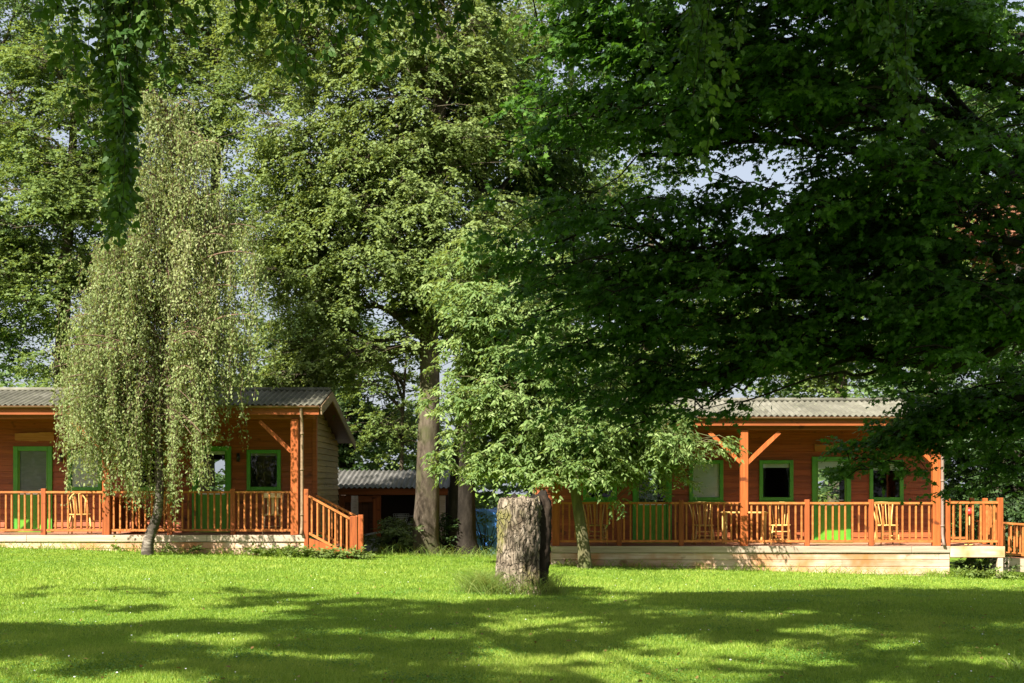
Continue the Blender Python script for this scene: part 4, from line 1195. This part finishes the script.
# limb tips (px, py): arching boughs, then strands hanging from their outer halves down to 'low'
lx = np.array([36, 50, 66, 88, 110, 130, 160, 190, 215, 228, 245, 262, 275]); lowy = np.array([340, 440, 480, 496, 492, 500, 506, 498, 480, 455, 470, 410, 330])
upx = np.array([45, 65, 85, 105, 125, 145, 165, 185, 205, 225, 245, 262]); upy = np.array([370, 310, 255, 205, 130, 88, 78, 95, 120, 150, 185, 240])
for i in range(122):
    tx_ = rb.uniform(52, 258) if i < 96 else rb.uniform(52, 112); top_ = np.interp(tx_, upx, upy)
    ty_ = top_ + (rb.uniform() ** 1.1) * (np.interp(tx_, lx, lowy) - 60 - top_) * .85
    dep = BY + np.clip(rb.normal(0, .6), -1.3, .75)
    tip = P(tx_, ty_, dep)
    zs = min(tip[2] - .2 * abs(tip[0] - bt[0][0]) - rb.uniform(0, .5), ps[-1][2]); zs = max(zs, 2.6)
    s0 = np.array([np.interp(zs, ps[:, 2], ps[:, k]) for k in range(3)])
    mid = s0 * .45 + tip * .55; mid[2] = max(tip[2], s0[2]) + .35
    b = bez(s0, mid, tip, 12); lim.tube(b, np.linspace(.03, .005, 12), 5, cap=False)
    ns = int(rb.integers(10, 17))
    for t in rb.uniform(.3, 1, ns):
        a0 = np.array([np.interp(t, np.linspace(0, 1, 12), b[:, k]) for k in range(3)]) + rb.normal(0, .12, 3) * [1, 1, .3]
        pxx = 512 + a0[0] / a0[1] * F; pyy = HZ - (a0[2] - EYE) / a0[1] * F
        low = np.interp(pxx, lx, lowy) + rb.normal(0, 14)
        ln = min(rb.uniform(.5, 2.3), (low - pyy) / F * a0[1])
        if ln < .15: continue
        k = int(ln / .042); s = np.linspace(0, 1, k)
        sw = rb.normal(0, .22, 2); ph2 = rb.uniform(0, 6)
        pts = np.stack([a0[0] + sw[0] * np.sin(s * 2) + .03 * np.sin(s * 9 * ln + ph2), a0[1] + sw[1] * np.sin(s * 2) + .03 * np.cos(s * 8 * ln + ph2), a0[2] - s * ln + .1 * np.sin(np.minimum(s * ln, 1) * 3)], 1)
        if k > 5: lim.tube(pts[::4], .0035, 3, cap=False)
        for rep in range(2):
            PTS.append(pts + rb.normal(0, .045, pts.shape)); d = rb.normal(0, .6, pts.shape); d[:, 2] -= .9; DIR.append(d)
            dry = np.exp(-(((pxx - 192) / 40) ** 2 + ((pyy - 235) / 75) ** 2))
            TIN.append(np.full(k, .42 + .35 * dry + rb.normal(0, .1)) + rb.normal(0, .13, k))
for i in range(60):
    a0 = P(rb.uniform(112, 212), rb.uniform(370, 440), BY + rb.normal(-.35, .35)); low = np.interp(512 + a0[0] / a0[1] * F, lx, lowy) + rb.normal(-6, 12)
    ln = (low - (HZ - (a0[2] - EYE) / a0[1] * F)) / F * a0[1]; k = int(ln / .042); s = np.linspace(0, 1, k); ph2 = rb.uniform(0, 6)
    pts = np.stack([a0[0] + .04 * np.sin(s * 6 + ph2), a0[1] + .04 * np.cos(s * 5 + ph2), a0[2] - s * ln], 1)
    lim.tube(pts[::4], .0035, 3, cap=False)
    zq = min(a0[2] + .5, ps[-1][2]); s0 = np.array([np.interp(zq, ps[:, 2], ps[:, j]) for j in range(3)])
    lim.tube(bez(s0, (s0 + a0) / 2 + [0, 0, .3], a0, 6), np.linspace(.012, .004, 6), 4, cap=False)
    for rep in range(2):
        PTS.append(pts + rb.normal(0, .045, pts.shape)); d = rb.normal(0, .6, pts.shape); d[:, 2] -= .9; DIR.append(d)
        TIN.append(np.full(k, .40 + rb.normal(0, .1)) + rb.normal(0, .13, k))
bto = mb.build('trunk', M['birchbark'], bo)
lim.build('branches', M['twig'], bo)
PTS = np.concatenate(PTS); DIR = np.concatenate(DIR); TIN = np.concatenate(TIN); n = len(PTS)
L = rb.uniform(.045, .085, n)
leaves('crown', 'quad', PTS, DIR, rb.normal(size=(n, 3)) * .6 + np.array([-.25, -.55, .45]), L, L * .55, TIN, M['lf_birch'], bo); NLEAF += n

# ---- young tree in front of the second cabin
YY0 = 29.0
yt = [P(585, 576, YY0), P(585, 560, YY0), P(583, 540, YY0), P(579, 515, YY0), P(575, 490, YY0), P(574, 460, YY0), P(566, 420, YY0), P(552, 370, YY0), P(540, 320, YY0), P(528, 270, YY0)]
yb = np.array([yt[0][0], YY0, float(gz(yt[0][0], YY0))])
o, n = tree('young_tree', 'young tree with pale sunlit drooping leaves and slim mossy stem before the second cabin', yb, yt[-1], .15,
            [ell(515, 310, 28.8, 1.3, 1.2, 1.5), ell(500, 400, 28.6, 1.35, 1.2, 1.3), ell(590, 425, 28.6, 1.8, 1.3, .9), ell(500, 455, 28.6, 1.1, 1, .5), ell(660, 440, 28.6, 1.0, .9, .75), ell(560, 350, 28.4, 1.4, 1.2, 1.0), ell(500, 280, 28.6, 1.1, 1.0, 1.1), ell(560, 440, 28.4, 1.5, 1.0, .9), ell(470, 330, 28.5, .8, .8, 1.3)],
            270, 10, .40, 6, 9, .12, 'long', M['lf_young'], M['youngbark'], 81, droop=.5, ldown=.55, wid=.42, spread=.3, trunkpts=yt, zstart=(.35, .98), limbr=.02, flat=.45,
            extra=[P(715, 437, 28.5), P(700, 445, 28.5), P(690, 470, 28.6), P(450, 340, 28.6), P(448, 455, 28.5), P(455, 475, 28.5), P(530, 470, 28.3), P(548, 482, 28.2), P(545, 445, 28.2), P(572, 470, 28.1), P(605, 478, 28.2), P(622, 482, 28.3), P(556, 462, 28.1), P(535, 455, 28.2), P(560, 430, 28.1), P(660, 485, 28.6), P(480, 480, 28.4), P(640, 488, 28.6), P(445, 250, 28.8), P(470, 240, 28.8)])
NLEAF += n

# ---- dark maple reaching in from the east
MX, MY = 8.7, 18.6
mt = [(MX, MY, -.25), (MX, MY, .4), (MX - .1, MY, 2), (MX - .2, MY - .1, 3.6), (MX - .5, MY - .2, 5.2), (MX - .8, MY - .3, 7), (MX - 1, MY - .3, 9), (MX - 1.3, MY - .2, 11)]
rm = np.random.default_rng(91)
ex = [P(x, y, Y) for x, y, Y in ((860, 462, 19.3), (880, 440, 19.0), (905, 430, 19.2), (700, 410, 17.8), (640, 405, 17.4), (590, 400, 17.2), (560, 370, 17.2), (500, 345, 17.5),
                                 (950, 400, 18.6), (990, 430, 18.8), (1010, 380, 18.5), (670, 425, 17.7), (945, 440, 19.2), (610, 330, 16.8), (540, 290, 17), (520, 220, 16.8), (500, 140, 16.6), (512, 60, 16.4),
                                 (560, 120, 16.2), (600, 60, 16), (575, 200, 16.2), (530, 20, 16.2), (985, 480, 19.6), (1015, 470, 19.4), (840, 385, 18), (930, 355, 18), (870, 330, 17.6), (868, 470, 19.2), (842, 470, 19.3), (895, 455, 19.2), (912, 440, 19.3), (925, 425, 19.1), (938, 445, 19.4), (900, 405, 18.8), (600, 420, 17.4), (640, 425, 17.6), (690, 395, 17.7), (560, 395, 17.3), (955, 415, 19.0))]
o, n = tree('maple_tree', 'large dark maple reaching in over the second cabin from the photo edge', (MX, MY, float(gz(MX, MY))), mt[-1], .42,
            [ell(640, 170, 16.4, 2.2, 1.8, 2.4), ell(820, 120, 16.4, 3.0, 2.0, 2.8), ell(960, 150, 16.6, 2.6, 2.2, 3.0), ell(880, 300, 17.2, 2.6, 1.8, 1.2), ell(640, 310, 17, 2.0, 1.5, 1.1), ell(720, 20, 15.8, 3, 2, 1.5)],
            185, 12, .44, 9, 9, .075, 'maple', M['lf_maple'], M['darkbark'], 92, droop=.25, ldown=.35, wid=.95, spread=.30, trunkpts=mt, zstart=(.3, .95), tmin=.42, extra=ex, limbr=.08, flat=.3, rise=.12,
            keep=cut((738, 815, 20, 290, .33), (690, 820, 235, 345, .3), (950, 1024, 180, 245, .7), (690, 905, 376, 440, .88), (700, 838, 430, 520, .95)))
NLEAF += n

# ---- lime tree overhead: its trunk is out of view, its shade lies on the lawn and its twigs hang in the frame
SA, SE = math.radians(37), math.radians(43.5)
SUN = np.array([-math.sin(SA) * math.cos(SE), -math.cos(SA) * math.cos(SE), math.sin(SE)])
ro = np.random.default_rng(101)
cl = []


def lawn_shade(px, py):
    """how shaded the lawn is at a place of the photograph (0..1)"""
    v = 0.0
    if px < 470:
        if 590 < py < 613: v = .2 if py > 596 + 6 * math.sin(px * .02) else .07
        if px > 220 and 596 < py < 640: v = max(v, .26)
        if 622 < py: v = max(v, .97)
        if px < 230 and 611 < py < 622: v = .03
        if px < 85 and 655 < py: v = .12
    if 440 <= px < 560:
        v = max(v, .24 if 598 < py < 655 else (.7 if 655 < py and px < 455 else .03))
    if px >= 545:
        if 588 < py < 650: v = .95
        if 650 <= py: v = .05 if px < 790 else .45
        if 640 < py < 662 and 600 < px < 800: v = .15
    if 470 <= px < 800 and py > 655: v = min(v, .05)
    nz = math.sin(px * .011 + 3 * math.sin(py * .09)) + math.sin(px * .027 - py * .16 + 1.3) + .8 * math.sin(px * .006 + py * .31) + .6 * math.sin(px * .05 + py * .22)
    lift = .66 if (px < 440 and py > 624) or (px > 545 and 592 < py < 640) else .45
    return v * min(max(lift + .68 * nz, .0), 1.15)


tries = 0
while len(cl) < 1500 and tries < 400000:
    tries += 1
    px, py = ro.uniform(-180, 1200), ro.uniform(586, 760)
    Yg = F * EYE / (py - HZ); Xg = (px - 512) / F * Yg
    if ro.uniform() > Yg * Yg / 484 * 1.0: continue        # even over the lawn, not over the picture
    v = lawn_shade(min(max(px, 0), 1023), min(py, 683))
    if py > 683: v = v * .8
    if ro.uniform() > v: continue
    h = ro.uniform(7.6, 11)
    p = np.array([Xg, Yg, 0.]) + SUN / SUN[2] * h
    cl.append(p)
ncl_lawn = len(cl)
# boughs between the sun and the maple
for i in range(170):
    c = np.array([ro.uniform(2.2, 8.5), ro.uniform(15, 19), ro.uniform(2.5, 8.5)])
    h = ro.uniform(9.5, 15)
    if h < c[2] + 3: continue
    p = c + SUN / SUN[2] * (h - c[2])
    if p[2] > EYE + .37 * p[1] + .6 or abs(p[0]) > .40 * p[1] + .5: cl.append(p)
cl = np.array(cl)
LB = np.array([-3.5, -6.0, 0.0])
lt = thing('lime_tree', LB, 'tall lime tree overhead whose leafy twigs hang into the top of the photo', 'tree')
tb = MB(); tq = np.array([LB + [0, 0, -.2], LB + [0, 0, 1], LB + [.1, .2, 4], LB + [.4, .6, 8], LB + [.8, 1.2, 12], LB + [1, 1.6, 15]])
tb.tube(np.stack([np.interp(np.linspace(0, 1, 24), np.linspace(0, 1, 6), tq[:, k]) for k in range(3)], 1), np.linspace(.5, .1, 24), 16, lump=.03, rng=ro)
hubs = []
for ang_ in np.linspace(-1.1, 1.3, 9):
    for rr_ in (8, 14):
        hubs.append(LB + [rr_ * math.sin(ang_ + .1), rr_ * math.cos(ang_ + .1), 10.5 + ro.uniform(0, 3)])
for hb_ in hubs[1::2]:
    s0 = LB + [.4, .6, ro.uniform(6, 9)]
    tb.tube(bez(s0, (s0 + hb_) / 2 + [0, 0, 1.2], hb_, 10), np.linspace(.06, .02, 10), 7, cap=False)
HB = np.array(hubs)
for c in cl:
    j = np.argmin(((HB - c) ** 2).sum(1)); a = HB[j]
    tb.tube(bez(a, (a + c) / 2 + [0, 0, .4], c, 6), np.linspace(.014, .004, 6), 4, cap=False)
# hanging twigs seen against the trees: (px, lowest row, depth, count, sideways spread)
hang_p, hang_d, hang_t = [], [], []
for (px, low, Y, cnt, spr) in ((116, 228, 13.5, 12, 8), (126, 210, 13.2, 5, 7), (96, 150, 13.6, 4, 9), (150, 80, 13.4, 4, 24), (70, 60, 12.3, 5, 14), (205, 60, 12.8, 4, 30), (250, 40, 12.5, 4, 26), (300, 85, 13.5, 4, 28), (345, 90, 13.2, 5, 22),
                              (385, 45, 13, 4, 26), (420, 60, 13.4, 3, 22), (180, 105, 12.6, 4, 10), (330, 30, 12.9, 4, 40), (455, 25, 13, 5, 24), (690, 165, 13.5, 4, 10), (705, 90, 13.3, 3, 14), (895, 120, 13.6, 4, 12), (880, 60, 13.4, 3, 18), (560, 20, 13.2, 4, 30), (620, 25, 13.1, 4, 30)):
    for i in range(cnt):
        x0 = px + ro.normal(0, spr); yl = low - abs(ro.normal(0, 45)); Yd = Y + ro.normal(0, .35)
        end = P(x0, max(yl, -25), Yd); top_ = end.copy(); top_[2] = EYE + .365 * Yd + ro.uniform(.4, 1.6); top_[0] += ro.normal(0, .25); top_[1] += ro.normal(0, .3)
        ln = top_[2] - end[2]; k = int(ln / .055) + 3; s = np.linspace(0, 1, k)
        pts = top_ + (end - top_) * s[:, None]; pts[:, 0] += .05 * np.sin(s * 5 + i); pts[:, 1] += .05 * np.cos(s * 4 + i)
        tb.tube(pts[::2], np.linspace(.006, .0025, len(pts[::2])), 4, cap=False)
        j = np.argmin(((HB - top_) ** 2).sum(1)); tb.tube(bez(HB[j], (HB[j] + top_) / 2 + [0, 0, .5], top_, 6), np.linspace(.02, .006, 6), 4, cap=False)
        kk = np.arange(0, k, 3)
        hang_p.append(pts[kk]); hang_d.append(np.full(len(kk), ro.uniform(.10, .19))); hang_t.append(np.full(len(kk), ro.normal(.42, .16)))
tb.build('trunk', M['darkbark'], lt)
ou = norm(np.stack([ro.normal(0, .5, len(cl)), ro.normal(0, .5, len(cl)), np.full(len(cl), .1)], 1))
p, ax, nn, LL, ti = sprays(ro, cl, ou, ro.uniform(.34, .6, len(cl)), 8, 9, .14, .3)
leaves('crown', 'quad', p, ax, nn, LL, LL * .8, ti, M['lf_hang'], lt); NLEAF += len(p)
hp = np.concatenate(hang_p); ht = np.concatenate(hang_t); hr = np.concatenate(hang_d)
ok = ro.uniform(size=len(hp)) > .18; hp, ht, hr = hp[ok], ht[ok], hr[ok]
ou = norm(np.stack([ro.normal(0, 1, len(hp)), ro.normal(0, 1, len(hp)), np.full(len(hp), -.7)], 1))
p, ax, nn, LL, ti = sprays(ro, hp, ou, hr, 3, 5, .085, .7, .5, .6, tbase=ht)
leaves('hanging_twigs', 'ovate', p, ax, nn, LL, LL * .72, ti, M['lf_hang'], lt); NLEAF += len(p)

# ---- weeds along the decks
rw = np.random.default_rng(55)
n = 2600
wx = np.concatenate([rw.uniform(-11.3, -4.5, 900), -4.6 + abs(rw.normal(0, .55, 900)) - .7, rw.uniform(.9, 9.4, 900), rw.uniform(8.9, 11, 700)])
wy = np.full(len(wx), 29.72) + rw.normal(0, .09, len(wx)); wy[900:1800] += rw.normal(-.02, .12, 900)
blades('deck_weeds', on_ground(wx, wy),   .08, .34, .006, M['grass'], 'straggling grass and weeds along the foot of the decks', 'weeds', seed=8)
K = 90
wx = np.concatenate([rw.uniform(-5.6, -3.2, 70), rw.uniform(-8.5, -6.0, 6), rw.uniform(9.5, 10.8, 14)]); wy = 29.66 + rw.normal(0, .09, K)
cl2 = on_ground(wx, wy) + np.array([0, 0, .09]); ou = norm(np.stack([rw.normal(0, .4, K), rw.normal(-.3, .4, K), np.ones(K)], 1))
p, ax, nn, LL, ti = sprays(rw, cl2, ou, rw.uniform(.12, .34, K), 6, 6, .08, .2)
tag(leaves('broad_weeds', 'ovate', p, ax, nn, LL, LL * .6, ti + .15, M['lf_yellow']), 'broad leaved weeds at the foot of the steps and landing', 'weeds', kind='stuff')
n = 1500; wy = 1 / rw.uniform(1 / 24, 1 / 10.2, n); wx = rw.uniform(-.4, .4, n) * wy
blades('grass_tufts', on_ground(wx, wy), .05, .11, .0035, M['grass'], 'taller tufts standing in the mown lawn', seed=18, curl=.7, lean=.6)
n = 500; wx = rw.uniform(-3.2, -.2, n); wy = rw.uniform(31.6, 33.2, n)
blades('rough_grass', on_ground(wx, wy), .1, .45, .006, M['longgrass'], 'rough grass and dry stalks round the big trunks', seed=9)

wx = 4.42 + rw.normal(0, .08, 60); wy = 12.0 + rw.normal(0, .08, 60)
blades('corner_weed', on_ground(wx, wy), .1, .26, .006, M['longgrass'], 'small clump of pale weed at the edge of the lawn', 'weeds', seed=19, curl=.6)

# ------------------------------------------------------------------ camera, light, render
cam = bpy.data.cameras.new('camera'); co = bpy.data.objects.new('camera', cam); COL.objects.link(co)
co.location = (0, 0, EYE); co.rotation_euler = (math.radians(90), 0, 0)
cam.sensor_width = 36; cam.lens = 36 * F / 1024; cam.shift_y = (HZ - 341.5) / 1024; cam.clip_end = 800
SC.camera = co
sl = bpy.data.lights.new('sun', 'SUN'); so = bpy.data.objects.new('sun', sl); COL.objects.link(so)
sl.energy = 5.0; sl.angle = math.radians(.5); sl.color = (1, .94, .84)
so.rotation_euler = Vector(SUN).to_track_quat('Z', 'Y').to_euler()
wd = bpy.data.worlds.new('World'); SC.world = wd; wd.use_nodes = True
nt = wd.node_tree; nt.nodes.clear()
sky = nt.nodes.new('ShaderNodeTexSky'); sky.sky_type = 'NISHITA'; sky.sun_disc = False
sky.sun_elevation = SE; sky.sun_rotation = math.pi + SA; sky.air_density = 1.0; sky.dust_density = 4.5; sky.ozone_density = .4
bgn = nt.nodes.new('ShaderNodeBackground'); bgn.inputs['Strength'].default_value = .06
wo = nt.nodes.new('ShaderNodeOutputWorld'); vm = nt.nodes.new('ShaderNodeMix'); vm.data_type = 'RGBA'; vm.inputs[0].default_value = .6; vm.inputs[7].default_value = (4.0, 4.3, 4.9, 1)
nt.links.new(sky.outputs[0], vm.inputs[6]); nt.links.new(vm.outputs[2], bgn.inputs[0]); nt.links.new(bgn.outputs[0], wo.inputs[0])
SC.view_settings.view_transform = 'Standard'; SC.view_settings.look = 'None'; SC.view_settings.gamma = 1; SC.view_settings.use_curve_mapping = False
SC.view_settings.exposure = 1.68
SC.render.engine = 'CYCLES'
cy = SC.cycles
cy.max_bounces = 7; cy.diffuse_bounces = 3; cy.glossy_bounces = 2; cy.transmission_bounces = 4; cy.transparent_max_bounces = 10
cy.use_denoising = True; cy.denoiser = 'OPENIMAGEDENOISE'; cy.caustics_reflective = False; cy.caustics_refractive = False
cy.sample_clamp_indirect = 4
print('LEAVES', NLEAF, 'lawn clumps', ncl_lawn)
